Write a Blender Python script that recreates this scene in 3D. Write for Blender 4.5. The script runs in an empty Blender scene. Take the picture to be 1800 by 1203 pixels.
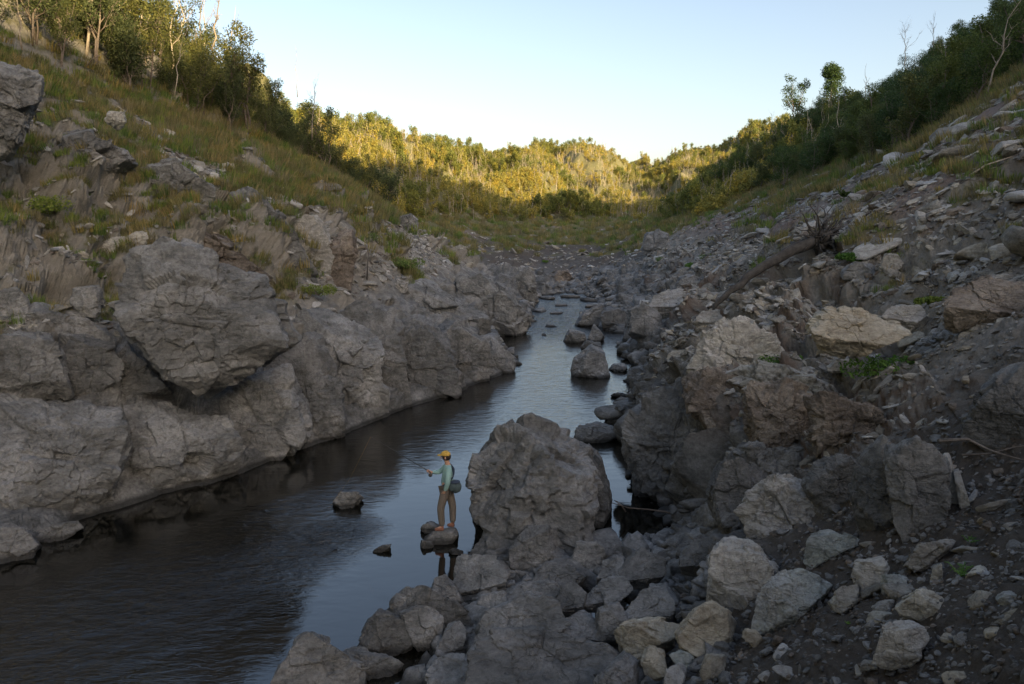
import bpy, bmesh, math, random
import numpy as np
from mathutils import Vector, Matrix, Euler

SC = bpy.context.scene
COL = SC.collection
R = math.radians

# ------------------------------------------------------------------ camera, sky, sun, exposure
H = 6.9            # camera height above the water
K = 6.9 / 7.6      # survey units to metres
PITCH = R(8.2)
F = 1400.0
CT, ST = math.cos(PITCH), math.sin(PITCH)
cam_d = bpy.data.cameras.new('camera')
cam_d.lens = 28.0; cam_d.sensor_width = 36.0
cam_d.clip_start = 0.1; cam_d.clip_end = 3000
cam = bpy.data.objects.new('camera', cam_d); COL.objects.link(cam)
cam.location = (0, 0, H); cam.rotation_euler = (math.pi/2 - PITCH, 0, 0)
SC.camera = cam
SUN_AZ = Vector((0.62, -0.785)).normalized()
SUN_EL = R(18)
world = bpy.data.worlds.new('World'); SC.world = world; world.use_nodes = True
wn = world.node_tree; wn.nodes.clear()
sky = wn.nodes.new('ShaderNodeTexSky'); sky.sky_type = 'NISHITA'; sky.sun_disc = False
sky.sun_elevation = SUN_EL; sky.sun_rotation = math.atan2(SUN_AZ.x, SUN_AZ.y)
sky.altitude = 600; sky.air_density = 1.0; sky.dust_density = 4.0; sky.ozone_density = 0.2
bg = wn.nodes.new('ShaderNodeBackground'); bg.inputs[1].default_value = 0.15
wo = wn.nodes.new('ShaderNodeOutputWorld')
wn.links.new(sky.outputs[0], bg.inputs[0]); wn.links.new(bg.outputs[0], wo.inputs[0])
sun_d = bpy.data.lights.new('sun', 'SUN'); sun_d.energy = 5.0; sun_d.angle = R(0.6); sun_d.color = (1.0, 0.80, 0.43)
sun = bpy.data.objects.new('sun', sun_d); COL.objects.link(sun)
sdir = Vector((SUN_AZ.x*math.cos(SUN_EL), SUN_AZ.y*math.cos(SUN_EL), math.sin(SUN_EL)))
sun.rotation_euler = sdir.to_track_quat('Z', 'Y').to_euler(); sun.location = (60, -60, 90)
SC.view_settings.view_transform = 'Standard'; SC.view_settings.look = 'None'
SC.view_settings.exposure = 0.9; SC.view_settings.gamma = 1.0; SC.view_settings.use_curve_mapping = False
SC.view_settings.use_white_balance = True; SC.view_settings.white_balance_temperature = 6900; SC.view_settings.white_balance_tint = 14
SC.render.engine = 'CYCLES'
SC.cycles.max_bounces = 5; SC.cycles.diffuse_bounces = 3; SC.cycles.glossy_bounces = 2
SC.cycles.use_denoising = True

rng = np.random.default_rng(7)
random.seed(7)

# ------------------------------------------------------------------ noise in numpy
def _h(ix, iy, iz, s):
    h = (ix.astype(np.int64)*374761393 + iy.astype(np.int64)*668265263 + iz.astype(np.int64)*2147483647 + s*1274126177) & 0xffffffff
    h = ((h ^ (h >> 13))*1274126177) & 0xffffffff
    h = ((h ^ (h >> 16))*2246822519) & 0xffffffff
    return ((h ^ (h >> 15)) & 0xffffff).astype(np.float32)/16777216.0
def vnoise(P, s=0):
    i = np.floor(P); f = (P-i).astype(np.float32); i = i.astype(np.int64); f = f*f*f*(f*(f*6-15)+10)
    r = np.zeros(len(P), np.float32)
    for dx in (0, 1):
        wx = f[:, 0] if dx else 1-f[:, 0]
        for dy in (0, 1):
            wy = f[:, 1] if dy else 1-f[:, 1]
            for dz in (0, 1):
                wz = f[:, 2] if dz else 1-f[:, 2]
                r += wx*wy*wz*_h(i[:, 0]+dx, i[:, 1]+dy, i[:, 2]+dz, s)
    return r*2-1
def fbm(P, o=4, s=0, g=.5):
    a = 1.; t = 0.; r = np.zeros(len(P), np.float32)
    for k in range(o):
        r += a*vnoise(P, s+k*17); t += a; a *= g; P = P*2.03+3.7
    return r/t*1.6
def cells(P, s=0, soft=0.):
    """nearest-cell random plane value, and distance to the border between cells"""
    i = np.floor(P-.5).astype(np.int64)
    n = len(P)
    d1 = np.full(n, 9., np.float32); d2 = np.full(n, 9., np.float32); v = np.zeros(n, np.float32); ws = np.full(n, 1e-9, np.float32)
    for dx in (0, 1):
        for dy in (0, 1):
            for dz in (0, 1):
                cx, cy, cz = i[:, 0]+dx, i[:, 1]+dy, i[:, 2]+dz
                ox = P[:, 0]-(cx+.2+.6*_h(cx, cy, cz, s)); oy = P[:, 1]-(cy+.2+.6*_h(cx, cy, cz, s+1)); oz = P[:, 2]-(cz+.2+.6*_h(cx, cy, cz, s+2))
                d = np.sqrt(ox*ox+oy*oy+oz*oz).astype(np.float32)
                g = (_h(cx, cy, cz, s+3)-.5)*1.6*ox + (_h(cx, cy, cz, s+4)-.5)*1.6*oy + (_h(cx, cy, cz, s+5)-.5)*1.6*oz + (_h(cx, cy, cz, s+6)-.5)*1.1
                m = d < d1
                if soft:
                    w_ = np.exp(-soft*d); v += (g*w_).astype(np.float32); ws += w_; d2 = np.where(m, d1, np.minimum(d2, d)); d1 = np.where(m, d, d1); continue
                d2 = np.where(m, d1, np.minimum(d2, d)); d1 = np.where(m, d, d1); v = np.where(m, g, v)
    return (v/ws if soft else v).astype(np.float32), d2-d1
def smooth(a, b, x):
    t = np.clip((x-a)/(b-a), 0, 1); return t*t*(3-2*t)

# ------------------------------------------------------------------ reading places off the camera's view
def ray(px, py):
    a = (px-900)/F; v = (601.5-py)/F
    return np.array([a, CT+v*ST, -ST+v*CT])
def at(px, py, Y):
    d = ray(px, py); t = Y/d[1]; return np.array([d[0]*t, Y, H+d[2]*t])
def rail(rows):      # rows: (Y, X, Z) survey units
    a = np.array(rows, float)*K; return a[:, 0], a[:, 1], a[:, 2]
def shore(rows, z=0.):   # rows: (Y, px): the water's edge
    out = []
    for Y, px in rows:
        y = Y*K; v = math.tan(PITCH-math.atan2(H, y)); out.append((y, (px-900)/F*y/(CT+v*ST), z))
    a = np.array(out); return a[:, 0], a[:, 1], a[:, 2]
L0 = shore([(2, -1800), (10, -900), (14, -330), (17, -40), (18, 40), (20, 140), (21.5, 260), (24, 405), (26, 500), (28, 580), (30, 640), (33, 715), (36, 790), (40, 868), (43, 903), (46, 903), (50, 880), (55, 868), (58, 915), (62, 930), (70, 925), (80, 943), (88, 940), (93, 990), (130, 990)])
R0s = shore([(2, -1500), (7, 190), (10, 540), (12, 700), (14, 770), (16, 825), (17.4, 850), (18.0, 868), (18.4, 1172), (20, 1194), (22, 1155), (24, 1122), (27, 1107), (30, 1100), (34, 1112), (38, 1128), (42, 1118), (46, 1110), (50, 1095), (55, 1130), (60, 1062), (70, 1060), (80, 1055), (88, 1040), (93, 1000), (130, 1000)])
L1 = rail([(0, -19, 5), (12, -17, 4.8), (17, -15.2, 4.8), (20, -13.9, 4.4), (24, -12, 4.5), (27, -9.6, 4.6), (30, -8.2, 4.4), (36, -5.1, 3.0), (40, -2.6, 2.1), (43, -1.1, 1.3), (47, -2.2, 1.7), (52, -2.8, 2.6), (60, -.6, 2.6), (68, -1.6, 1.6), (75, -.3, 2.8), (85, 0, 2.6), (93, 3, 1), (130, 3, 1)])
L2 = rail([(0, -24, 6.5), (17, -20, 6.3), (20, -18, 6), (24, -15.5, 6), (30, -11.5, 5.2), (36, -8.3, 4.2), (45, -6.2, 3.6), (60, -4.5, 3.6), (80, -3, 3.2), (93, 0, 2), (130, 0, 1.5)])
L3 = rail([(0, -30, 11.5), (20, -24, 10.4), (24, -20.5, 10.3), (30, -17, 10.2), (36, -13.8, 9.4), (45, -11, 8.6), (60, -9.8, 8), (80, -9.2, 7), (95, -7, 5), (110, -6, 2), (130, -6, 1)])
L4 = rail([(0, -34, 16), (20, -29, 15.4), (36, -23, 15.4), (48, -20.6, 14.5), (62, -17.9, 13.6), (80, -16.2, 12.0), (94, -13.6, 8.8), (108, -11, 4), (130, -11, 2)])
L5 = rail([(0, -60, 58), (20, -50, 54), (36, -42, 44), (48, -40, 36), (55, -35, 28), (62, -28, 20), (75, -24, 16), (92, -21, 11.5), (108, -20, 5), (130, -20, 2)])
L6 = rail([(0, -120, 30), (36, -110, 22), (60, -90, 12), (90, -80, 6), (130, -80, 2)])
R1 = rail([(0, -3, 2.2), (4, -2, 1.0), (7, -.2, .9), (10, .9, .8), (14, 1.8, .6), (18, 3.6, .5), (19.5, 4.5, .5), (22, 4.85, 2.5), (26, 4.9, 2.5), (30, 5.3, 2.4), (38, 7.5, 1.6), (48, 8.6, 1.3), (62, 10, 1.4), (85, 12, 1.4), (110, 14, 2.5), (170, 16, 4), (230, 16, 4)])
R2 = rail([(0, 0, 5.6), (4, 1.9, 3.4), (7, 2.7, 3.0), (10, 3.0, 1.9), (14, 3.8, 1.3), (18, 5.2, 2.7), (22, 6.2, 3.9), (26, 6.5, 4.5), (30, 7.0, 4.2), (38, 9.6, 3.8), (48, 11.3, 3.9), (62, 13.5, 4.3), (85, 17, 5.2), (110, 19, 5), (170, 24, 8), (200, 24, 5), (230, 24, 4)])
R3 = rail([(0, 4.2, 6.6), (4, 3.6, 5.0), (7, 5.0, 4.5), (10, 6.4, 4.2), (14, 7.6, 4.8), (18, 8.8, 5.0), (22, 9.8, 5.3), (26, 10.6, 7.2), (30, 11.6, 7.4), (38, 14, 7.5), (48, 17.5, 7.8), (62, 20, 8.2), (85, 24, 8.6), (110, 27, 9.5), (170, 30, 10.5), (200, 30, 6), (230, 30, 4)])
R4 = rail([(0, 18, 14.6), (20, 21.3, 14.4), (36, 23.2, 14.4), (60, 28, 13.2), (90, 31.5, 12.6), (150, 36, 13.4), (175, 38, 13), (200, 38, 7), (230, 38, 4)])
R5 = rail([(0, 115, 91), (25, 115, 82), (60, 115, 71), (100, 115, 62), (130, 112, 54), (165, 110, 48), (190, 105, 40), (225, 100, 5)])  # crest out of view, its heights shaped to set the valley's shadow line
R6 = rail([(0, 420, 98), (100, 420, 84), (165, 400, 60), (200, 400, 30), (230, 400, 4)])
LEFT = [L6, L5, L4, L3, L2, L1, L0]; RIGHT = [R0s, R1, R2, R3, R4, R5, R6]

SKYT = np.array([(-600, 110), (400, 120), (500, 150), (560, 185), (600, 203), (700, 252), (780, 277), (850, 283), (900, 274), (960, 268), (1020, 266), (1050, 272), (1085, 291), (1115, 293), (1160, 276), (1260, 250), (1380, 222), (1500, 200), (2400, 190)], float)
YB = np.array([(-600, 105), (600, 112), (700, 120), (780, 134), (850, 150), (950, 162), (1080, 172), (1200, 184), (1400, 210), (2400, 230)], float)
YS = np.array([(-600, 150), (500, 155), (600, 172), (700, 200), (780, 238), (850, 285), (950, 330), (1050, 345), (1090, 375), (1115, 400), (1200, 350), (1300, 335), (1400, 330), (2400, 330)], float)
def height(x, y):
    """the lie of the land without its rocks"""
    x = np.asarray(x, float); y = np.asarray(y, float)
    xs = []; zs = []
    for r in LEFT: xs.append(np.interp(y, r[0], r[1])); zs.append(np.interp(y, r[0], r[2]))
    l0, r0 = xs[-1], np.interp(y, RIGHT[0][0], RIGHT[0][1])
    w = np.maximum(r0-l0, .5)
    for q, d in ((.25, -1.0), (.75, -1.0)): xs.append(l0+w*q); zs.append(np.full_like(x, d))
    for r in RIGHT: xs.append(np.interp(y, r[0], r[1])); zs.append(np.interp(y, r[0], r[2]))
    for k in range(1, len(xs)): xs[k] = np.maximum(xs[k], xs[k-1]+.05)
    z = np.where(x < xs[0], zs[0]-(xs[0]-x)*.15, zs[-1])
    for k in range(len(xs)-1):
        m = (x >= xs[k]) & (x < xs[k+1])
        z = np.where(m, zs[k]+(zs[k+1]-zs[k])*(x-xs[k])/(xs[k+1]-xs[k]), z)
    # far country, laid out as rising hillsides round the head of the valley
    yy = np.maximum(y, 1.); px = 900+F*.99*x/yy
    yb = np.interp(px, YB[:, 0], YB[:, 1]); ys = np.interp(px, YS[:, 0], YS[:, 1])
    zsky = H+(399.7-np.interp(px, SKYT[:, 0], SKYT[:, 1]))*ys/F
    t = (y-yb)/(ys-yb)
    zf = np.where(t < 0, np.interp(y/yb, [0, .6, .68, .8, 1], [-4, .4, 1.8, 4.2, 8.4]), 8.4+(zsky-8.4)*np.clip(t, 0, 1)**.85)
    zf = np.where(t > 1, zsky-(y-ys)*.35, zf)
    zf = np.where(y < 75, -4, zf)
    k = 1.2
    m = np.maximum(z, zf)
    zz = m+k*np.log1p(np.exp(-np.abs(z-zf)/k))*smooth(90, 110, y)
    return zz
def ground_hit(px, py, zmin=0.):
    d = ray(px, py); Y = np.exp(np.linspace(math.log(2.5), math.log(420), 2600)); t = Y/d[1]
    X = d[0]*t; Z = H+d[2]*t; g = np.maximum(height(X, Y), zmin)
    k = np.nonzero(Z <= g)[0]
    k = k[0] if len(k) else len(Y)-1
    return np.array([X[k], Y[k], g[k]])

# ------------------------------------------------------------------ mesh helpers
def tag(o, label=None, cat=None, group=None, kind=None):
    if label: o['label'] = label
    if cat: o['category'] = cat
    if group: o['group'] = group
    if kind: o['kind'] = kind
    return o
def mesh_np(name, V, Fc, mat=None, smoothf=True):
    m = bpy.data.meshes.new(name); V = np.asarray(V, np.float32); Fc = np.asarray(Fc, np.int32); k = Fc.shape[1]
    m.vertices.add(len(V)); m.vertices.foreach_set('co', V.ravel())
    m.loops.add(Fc.size); m.loops.foreach_set('vertex_index', Fc.ravel())
    m.polygons.add(len(Fc)); m.polygons.foreach_set('loop_start', np.arange(0, Fc.size, k, dtype=np.int32))
    m.polygons.foreach_set('use_smooth', np.full(len(Fc), smoothf, bool))
    m.update(calc_edges=True)
    if mat: m.materials.append(mat)
    return m
def link(name, mesh, loc=(0, 0, 0), rot=(0, 0, 0), scale=(1, 1, 1), parent=None):
    o = bpy.data.objects.new(name, mesh); COL.objects.link(o)
    o.location = loc; o.rotation_euler = rot; o.scale = scale
    if parent: o.parent = parent
    return o
_ico = {}
def ico(n):
    if n not in _ico:
        b = bmesh.new(); bmesh.ops.create_icosphere(b, subdivisions=n, radius=1)
        b.verts.ensure_lookup_table()
        V = np.array([v.co[:] for v in b.verts], np.float32); V /= np.linalg.norm(V, axis=1)[:, None]
        Fc = np.array([[v.index for v in f.verts] for f in b.faces], np.int32); b.free(); _ico[n] = (V, Fc)
    return _ico[n]
def tube(pts, rad, n=6):
    """tapered tube along points; returns verts, quads"""
    P = np.array(pts, float); m = len(P); r = np.broadcast_to(rad, m)
    V = []; 
    for i in range(m):
        t = P[min(i+1, m-1)]-P[max(i-1, 0)]; t /= np.linalg.norm(t)+1e-9
        a = np.cross(t, [0.31, .2, .93]); a /= np.linalg.norm(a)+1e-9; b = np.cross(t, a)
        for k in range(n):
            w = 2*math.pi*k/n; V.append(P[i]+r[i]*(math.cos(w)*a+math.sin(w)*b))
    Fc = [(i*n+k, i*n+(k+1) % n, (i+1)*n+(k+1) % n, (i+1)*n+k) for i in range(m-1) for k in range(n)]
    c0 = len(V); V.append(P[0]); V.append(P[-1]+ (P[-1]-P[-2])*.02)
    for k in range(n): Fc.append((c0, (k+1) % n, k, k)); Fc.append((c0+1, (m-1)*n+k, (m-1)*n+(k+1) % n, (m-1)*n+(k+1) % n))
    return V, Fc
class MB:
    def __init__(s): s.V = []; s.F = []
    def add(s, V, Fc):
        o = len(s.V); s.V += [tuple(v) for v in V]; s.F += [tuple(dict.fromkeys(i+o for i in f)) for f in Fc]
    def tube(s, pts, rad, n=6): s.add(*tube(pts, rad, n))
    def mesh(s, name, mat, sm=True):
        m = bpy.data.meshes.new(name); m.from_pydata(s.V, [], s.F)
        m.polygons.foreach_set('use_smooth', np.full(len(m.polygons), sm, bool)); m.update()
        if mat: m.materials.append(mat)
        return m

# ------------------------------------------------------------------ materials
class NT:
    def __init__(s, name):
        s.m = bpy.data.materials.new(name); s.m.use_nodes = True; s.t = s.m.node_tree; s.t.nodes.clear()
        s.out = s.n('ShaderNodeOutputMaterial'); s.b = s.n('ShaderNodeBsdfPrincipled'); s.l(s.b.outputs[0], s.out.inputs[0])
    def n(s, k, **kw):
        x = s.t.nodes.new(k)
        for a, v in kw.items(): setattr(x, a, v)
        return x
    def l(s, a, b): s.t.links.new(a, b)
    def set(s, node, i, v):
        if isinstance(v, bpy.types.NodeSocket): s.l(v, node.inputs[i])
        else: node.inputs[i].default_value = v
    def noise(s, vec, sc, det=5, rough=.6, dist=0.):
        x = s.n('ShaderNodeTexNoise'); s.l(vec, x.inputs['Vector']); x.inputs['Scale'].default_value = sc; x.inputs['Detail'].default_value = det
        x.inputs['Roughness'].default_value = rough; x.inputs['Distortion'].default_value = dist; return x.outputs['Fac']
    def ramp(s, f, st):
        x = s.n('ShaderNodeValToRGB'); s.l(f, x.inputs[0]); e = x.color_ramp.elements
        while len(e) < len(st): e.new(.5)
        for q, (p, c) in zip(e, st): q.position = p; q.color = c if len(c) == 4 else (*c, 1)
        return x.outputs[0]
    def mix(s, f, a, b, mode='MIX'):
        x = s.n('ShaderNodeMix', data_type='RGBA', blend_type=mode); s.set(x, 0, f); s.set(x, 6, a if isinstance(a, bpy.types.NodeSocket) else (*a, 1)); s.set(x, 7, b if isinstance(b, bpy.types.NodeSocket) else (*b, 1)); return x.outputs[2]
    def math(s, op, a, b=0.):
        x = s.n('ShaderNodeMath', operation=op); s.set(x, 0, a); s.set(x, 1, b); return x.outputs[0]
    def map(s, vec, scale=(1, 1, 1), rot=(0, 0, 0)):
        x = s.n('ShaderNodeMapping'); s.l(vec, x.inputs[0]); x.inputs[3].default_value = scale; x.inputs[2].default_value = rot; return x.outputs[0]
    def bump(s, h, strength, dist, prev=None):
        x = s.n('ShaderNodeBump'); x.inputs['Strength'].default_value = strength; x.inputs['Distance'].default_value = dist; s.l(h, x.inputs['Height'])
        if prev is not None: s.l(prev, x.inputs['Normal'])
        return x.outputs[0]
def G(v): return (v, v, v, 1)
def rock_nodes(t, co, dark, light, pale, k=1.0):
    """shared rock look: returns colour socket and normal socket"""
    st = t.map(co, (1, 1, 3.0), (R(35), R(-28), R(15)))
    a = t.noise(co, .9, 6, .65); b = t.noise(st, 2.3, 9, .72, .4); c = t.noise(co, 11, 9, .8)
    col = t.mix(t.ramp(b, [(.34, G(0)), (.66, G(1))]), dark, light)
    col = t.mix(t.ramp(a, [(.46, G(0)), (.62, G(.75))]), col, pale)
    col = t.mix(t.ramp(c, [(.3, G(.7)), (.62, G(0))]), col, tuple(x*.45 for x in dark))
    vn = t.noise(t.map(co, (1, 1, 1), (R(20), R(50), 0)), 1.3, 4, .6, 2.2)
    vein = t.math('LESS_THAN', t.math('ABSOLUTE', t.math('SUBTRACT', vn, .5)), .0035)
    col = t.mix(t.math('MULTIPLY', vein, .35), col, (.34, .33, .31))
    n1 = t.bump(b, .8, .06*k); 
    w = t.n('ShaderNodeTexVoronoi', feature='DISTANCE_TO_EDGE'); 
    dv = t.n('ShaderNodeVectorMath', operation='ADD'); nz = t.n('ShaderNodeTexNoise'); t.l(st, nz.inputs[0]); nz.inputs['Scale'].default_value = 2.5; nz.inputs['Detail'].default_value = 5
    t.l(st, dv.inputs[0]); t.l(nz.outputs['Color'], dv.inputs[1]); t.l(dv.outputs[0], w.inputs['Vector']); w.inputs['Scale'].default_value = 1.05
    crk = t.ramp(w.outputs[0], [(0, G(0)), (.028, G(1))])
    col = t.mix(t.math('MULTIPLY', t.math('SUBTRACT', 1., crk), .3), col, tuple(x*.3 for x in dark))
    n2 = t.bump(crk, .5, .05*k, n1); n3 = t.bump(c, .9, .045*k, n2)
    n4 = t.bump(t.noise(st, 38, 5, .7), .5, .012*k, n3)
    sx = t.n('ShaderNodeSeparateXYZ'); t.l(co, sx.inputs[0])      # rock kept wet by the river, up to a hand's breadth above it
    wet = t.ramp(t.math('SUBTRACT', sx.outputs[2], t.math('MULTIPLY', a, .14)), [(.0, G(1)), (.10, G(0))])
    col = t.mix(t.math('MULTIPLY', wet, .8), col, (.022, .022, .02))
    return col, n4
def rock_mat(name, dark, light, pale, k=1.0):
    t = NT(name); g = t.n('ShaderNodeNewGeometry')
    col, nrm = rock_nodes(t, g.outputs['Position'], dark, light, pale, k)
    oi = t.n('ShaderNodeObjectInfo')
    f = t.math('ADD', t.math('MULTIPLY', oi.outputs['Random'], .45), .78)
    col = t.mix(1., col, t.n_comb(f) if hasattr(t, 'n_comb') else f, 'MULTIPLY')
    t.l(col, t.b.inputs['Base Color']); t.l(nrm, t.b.inputs['Normal']); t.b.inputs['Roughness'].default_value = .85
    t.b.inputs['Specular IOR Level'].default_value = .3
    return t.m
M = {}
M['rock'] = rock_mat('grey_rock', (.118, .122, .120), (.265, .272, .268), (.40, .405, .40))
M['rock_shard'] = rock_mat('olive_grey_rock', (.14, .132, .112), (.36, .345, .30), (.52, .50, .44))
M['rock_brown'] = rock_mat('brown_stained_rock', (0.10, 0.085, 0.07), (0.30, 0.255, 0.215), (0.42, 0.37, 0.31))
M['rock_pale'] = rock_mat('pale_dry_rock', (0.315, 0.300, 0.270), (0.620, 0.615, 0.562), (0.620, 0.620, 0.620))
M['rock_green'] = rock_mat('grey_green_rock', (0.255, 0.285, 0.277), (0.540, 0.600, 0.578), (0.620, 0.620, 0.620))
M['rock_ochre'] = rock_mat('ochre_rock', (0.285, 0.247, 0.188), (0.570, 0.517, 0.405), (0.620, 0.620, 0.555))
def simple(name, cols, sc=3., rough=.8, bump=.0, obj=True, spec=.3, transl=0.):
    t = NT(name)
    if obj: g = t.n('ShaderNodeTexCoord').outputs['Object']
    else: g = t.n('ShaderNodeNewGeometry').outputs['Position']
    f = t.noise(g, sc, 6, .65)
    n = len(cols); c = t.ramp(f, [(.3+.4*i/max(n-1, 1), cc) for i, cc in enumerate(cols)])
    oi = t.n('ShaderNodeObjectInfo'); c = t.mix(1., c, t.math('ADD', t.math('MULTIPLY', oi.outputs['Random'], .5), .75), 'MULTIPLY')
    t.l(c, t.b.inputs['Base Color']); t.b.inputs['Roughness'].default_value = rough; t.b.inputs['Specular IOR Level'].default_value = spec
    if bump: t.l(t.bump(t.noise(g, sc*5, 6, .7), .8, bump), t.b.inputs['Normal'])
    if transl:
        tr = t.n('ShaderNodeBsdfTranslucent'); t.l(c, tr.inputs[0]); ms = t.n('ShaderNodeMixShader'); ms.inputs[0].default_value = transl
        t.l(t.b.outputs[0], ms.inputs[1]); t.l(tr.outputs[0], ms.inputs[2]); t.l(ms.outputs[0], t.out.inputs[0])
    return t.m
def leaf_mat(name, lo, hi, transl=.3):
    t = NT(name); g = t.n('ShaderNodeNewGeometry'); oi = t.n('ShaderNodeObjectInfo')
    c = t.mix(g.outputs['Random Per Island'], lo, hi)
    c = t.mix(1., c, t.ramp(oi.outputs['Random'], [(0, (.75, .8, .85)), (.5, (1, 1, 1)), (1, (1.35, 1.15, .85))]), 'MULTIPLY')
    t.l(c, t.b.inputs['Base Color']); t.b.inputs['Roughness'].default_value = .6; t.b.inputs['Specular IOR Level'].default_value = .25
    tr = t.n('ShaderNodeBsdfTranslucent'); t.l(c, tr.inputs[0]); ms = t.n('ShaderNodeMixShader'); ms.inputs[0].default_value = transl
    t.l(t.b.outputs[0], ms.inputs[1]); t.l(tr.outputs[0], ms.inputs[2]); t.l(ms.outputs[0], t.out.inputs[0])
    return t.m
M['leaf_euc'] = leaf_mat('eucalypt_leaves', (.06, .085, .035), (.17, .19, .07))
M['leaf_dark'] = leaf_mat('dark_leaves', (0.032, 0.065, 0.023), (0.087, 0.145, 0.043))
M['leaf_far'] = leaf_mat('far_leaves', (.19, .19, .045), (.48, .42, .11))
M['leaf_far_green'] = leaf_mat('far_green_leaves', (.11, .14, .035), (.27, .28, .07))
M['leaf_mid'] = leaf_mat('mid_green_leaves', (.06, .095, .03), (.15, .20, .06))
M['leaf_bright'] = leaf_mat('bright_leaves', (0.072, 0.174, 0.029), (0.174, 0.319, 0.072))
M['grass'] = leaf_mat('olive_grass', (0.136, 0.154, 0.054), (0.362, 0.307, 0.136))
M['grass_green'] = leaf_mat('green_grass', (0.100, 0.181, 0.045), (0.236, 0.307, 0.090))
M['grass_dry'] = leaf_mat('straw_grass', (.22, .19, .10), (.38, .33, .19))
M['bark_dead'] = simple('bleached_wood', [(.30, .25, .19), (.52, .45, .36)], 6, .85, .01)
M['bark'] = simple('grey_brown_bark', [(0.112, 0.088, 0.069), (0.275, 0.225, 0.188)], 5, .9, .01)
M['wood_wet'] = simple('dark_driftwood', [(.045, .042, .04), (.15, .14, .13)], 5, .85, .02)

# ------------------------------------------------------------------ terrain
print('terrain')
NR, NC = 1060, 1120
yr = np.exp(np.linspace(math.log(3.2+4), math.log(430+4), NR))-4
s = np.linspace(-1, 1, NC); tt = .74*(s*.72+.28*s**3)*1.08+.0
YY, TT = np.meshgrid(yr, tt, indexing='ij')
XX = TT*(YY+3.0)
ZB = height(XX.ravel(), YY.ravel()).reshape(YY.shape)
def box3(a, n=1):
    for _ in range(n):
        p = np.pad(a, 1, mode='edge'); a = (p[:-2, 1:-1]+p[2:, 1:-1]+p[1:-1, :-2]+p[1:-1, 2:]+2*p[1:-1, 1:-1])/6
    return a
def grid_normals(X, Y, Z):
    du = np.stack([np.gradient(a, axis=1) for a in (X, Y, Z)], -1); dv = np.stack([np.gradient(a, axis=0) for a in (X, Y, Z)], -1)
    n = np.cross(du, dv); n /= np.linalg.norm(n, axis=-1)[..., None]+1e-12; return n
ZB = box3(ZB, 3)
ysm = YY.ravel(); xsm = XX.ravel()
def rx(r, y): return np.interp(y, r[0], r[1])
l0, l1, l2, l3, l4 = [rx(r, ysm) for r in (L0, L1, L2, L3, L4)]
r0, r1, r2, r3, r4 = [rx(r, ysm) for r in (R0s, R1, R2, R3, R4)]
P = np.stack([xsm, ysm, ZB.ravel()], 1)
base = ZB.ravel()
big = fbm(P/6., 4, 3); med = fbm(P/1.7, 4, 50)
near = 1-smooth(85, 110, ysm)
leftside = xsm < (l0+r0)/2
# how much each spot is bare rock, rubble, soil, grass
wl = np.where(xsm > l2, 1., np.where(xsm > l3, .85*smooth(-.35, .25, big+.25), smooth(.25, .6, big+.35*med-.1)*.8))
wr = np.where(xsm < r1, 1., np.where(xsm < r2, .95, np.where(xsm < r3, .55+.45*smooth(-.1, .4, big), smooth(.05, .5, big)*.55)))
rock = np.where(leftside, wl, wr)*near
path = smooth(.2, .9, xsm-rx(R1, ysm)-.6)*(1-smooth(10.5, 13.5, ysm))*(1-smooth(8, 11, xsm))*(~leftside)
rock *= 1-.92*path
pile = (~leftside)*(xsm < r1+1.2)*(ysm < 17.2)
rock *= 1-.7*pile
P2 = P.copy()
ca, sa = math.cos(R(38)), math.sin(R(38))
# foliation frame: beds dip towards the river and run along it
Q = np.stack([P[:, 0]*ca+P[:, 2]*sa, P[:, 1]*.85+P[:, 0]*.3, (-P[:, 0]*sa+P[:, 2]*ca)*1.2], 1)
Q += .55*np.stack([fbm(P/2.2, 3, 9), fbm(P/2.2, 3, 19), fbm(P/2.2, 3, 29)], 1)
sel = (near > 0) & (rock > .02)
disp = np.zeros(len(P), np.float32)
idx = np.nonzero(sel)[0]
Qs = Q[idx]; Ys = ysm[idx]
v0, e0 = cells(Qs/3.1, 100, 15.); v1, e1 = cells(Qs/1.25+5, 200, 16.); v2, e2 = cells(Qs/.5+9, 300, 14.)
v3, e3 = cells(Qs/.2+3, 400, 12.)
amp = np.clip(rock[idx], 0, 1)
lowr = np.where(leftside[idx], 1., .42)
d = v0*1.5*lowr + v1*.62 + v2*.24 + v3*.07*(Ys < 45)
d -= .25*np.exp(-e0/.06) + .14*np.exp(-e1/.09) + .06*np.exp(-e2/.08)
rid = 1-np.abs(fbm(Qs*np.array([.8, .8, 2.2]), 5, 78, .62))*1.6
d += .12*(rid-.6) + .10*fbm(P[idx]/.5, 4, 77, .65)
zc = 3.0+.35*big[idx]+.12*med[idx]; zb_ = base[idx]; crk_ = leftside[idx]*(Ys < 26)
d += crk_*(-.75*np.exp(-((zb_-zc)/.13)**2) + .35*smooth(0, .15, zb_-zc)*smooth(1.6, .2, zb_-zc))
cliff_ = leftside[idx]*(base[idx] < 5.2)*(Ys < 75)
d = d*(1-.55*cliff_)-.22*cliff_*smooth(.3, 1., base[idx])
d *= .2+.8*smooth(-.1, .7, base[idx])
disp[idx] = d*amp
# a little rubble everywhere else
oth = (1-rock)*near
disp += (.10*fbm(P/.8, 4, 88, .6)+.04*fbm(P/.22, 3, 98, .6)*(ysm < 40))*oth
farm = 1-near
gul = fbm(np.stack([xsm/20, ysm/42, base*0], 1), 4, 140)
disp += farm*(np.abs(gul)*-10+2.4+.8*fbm(P/5, 3, 141))*smooth(9, 16, base)
disp += farm*(1-smooth(9, 16, base))*(.5*fbm(P/3, 4, 150))
disp -= .38*pile*smooth(.05, .5, base)
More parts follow.
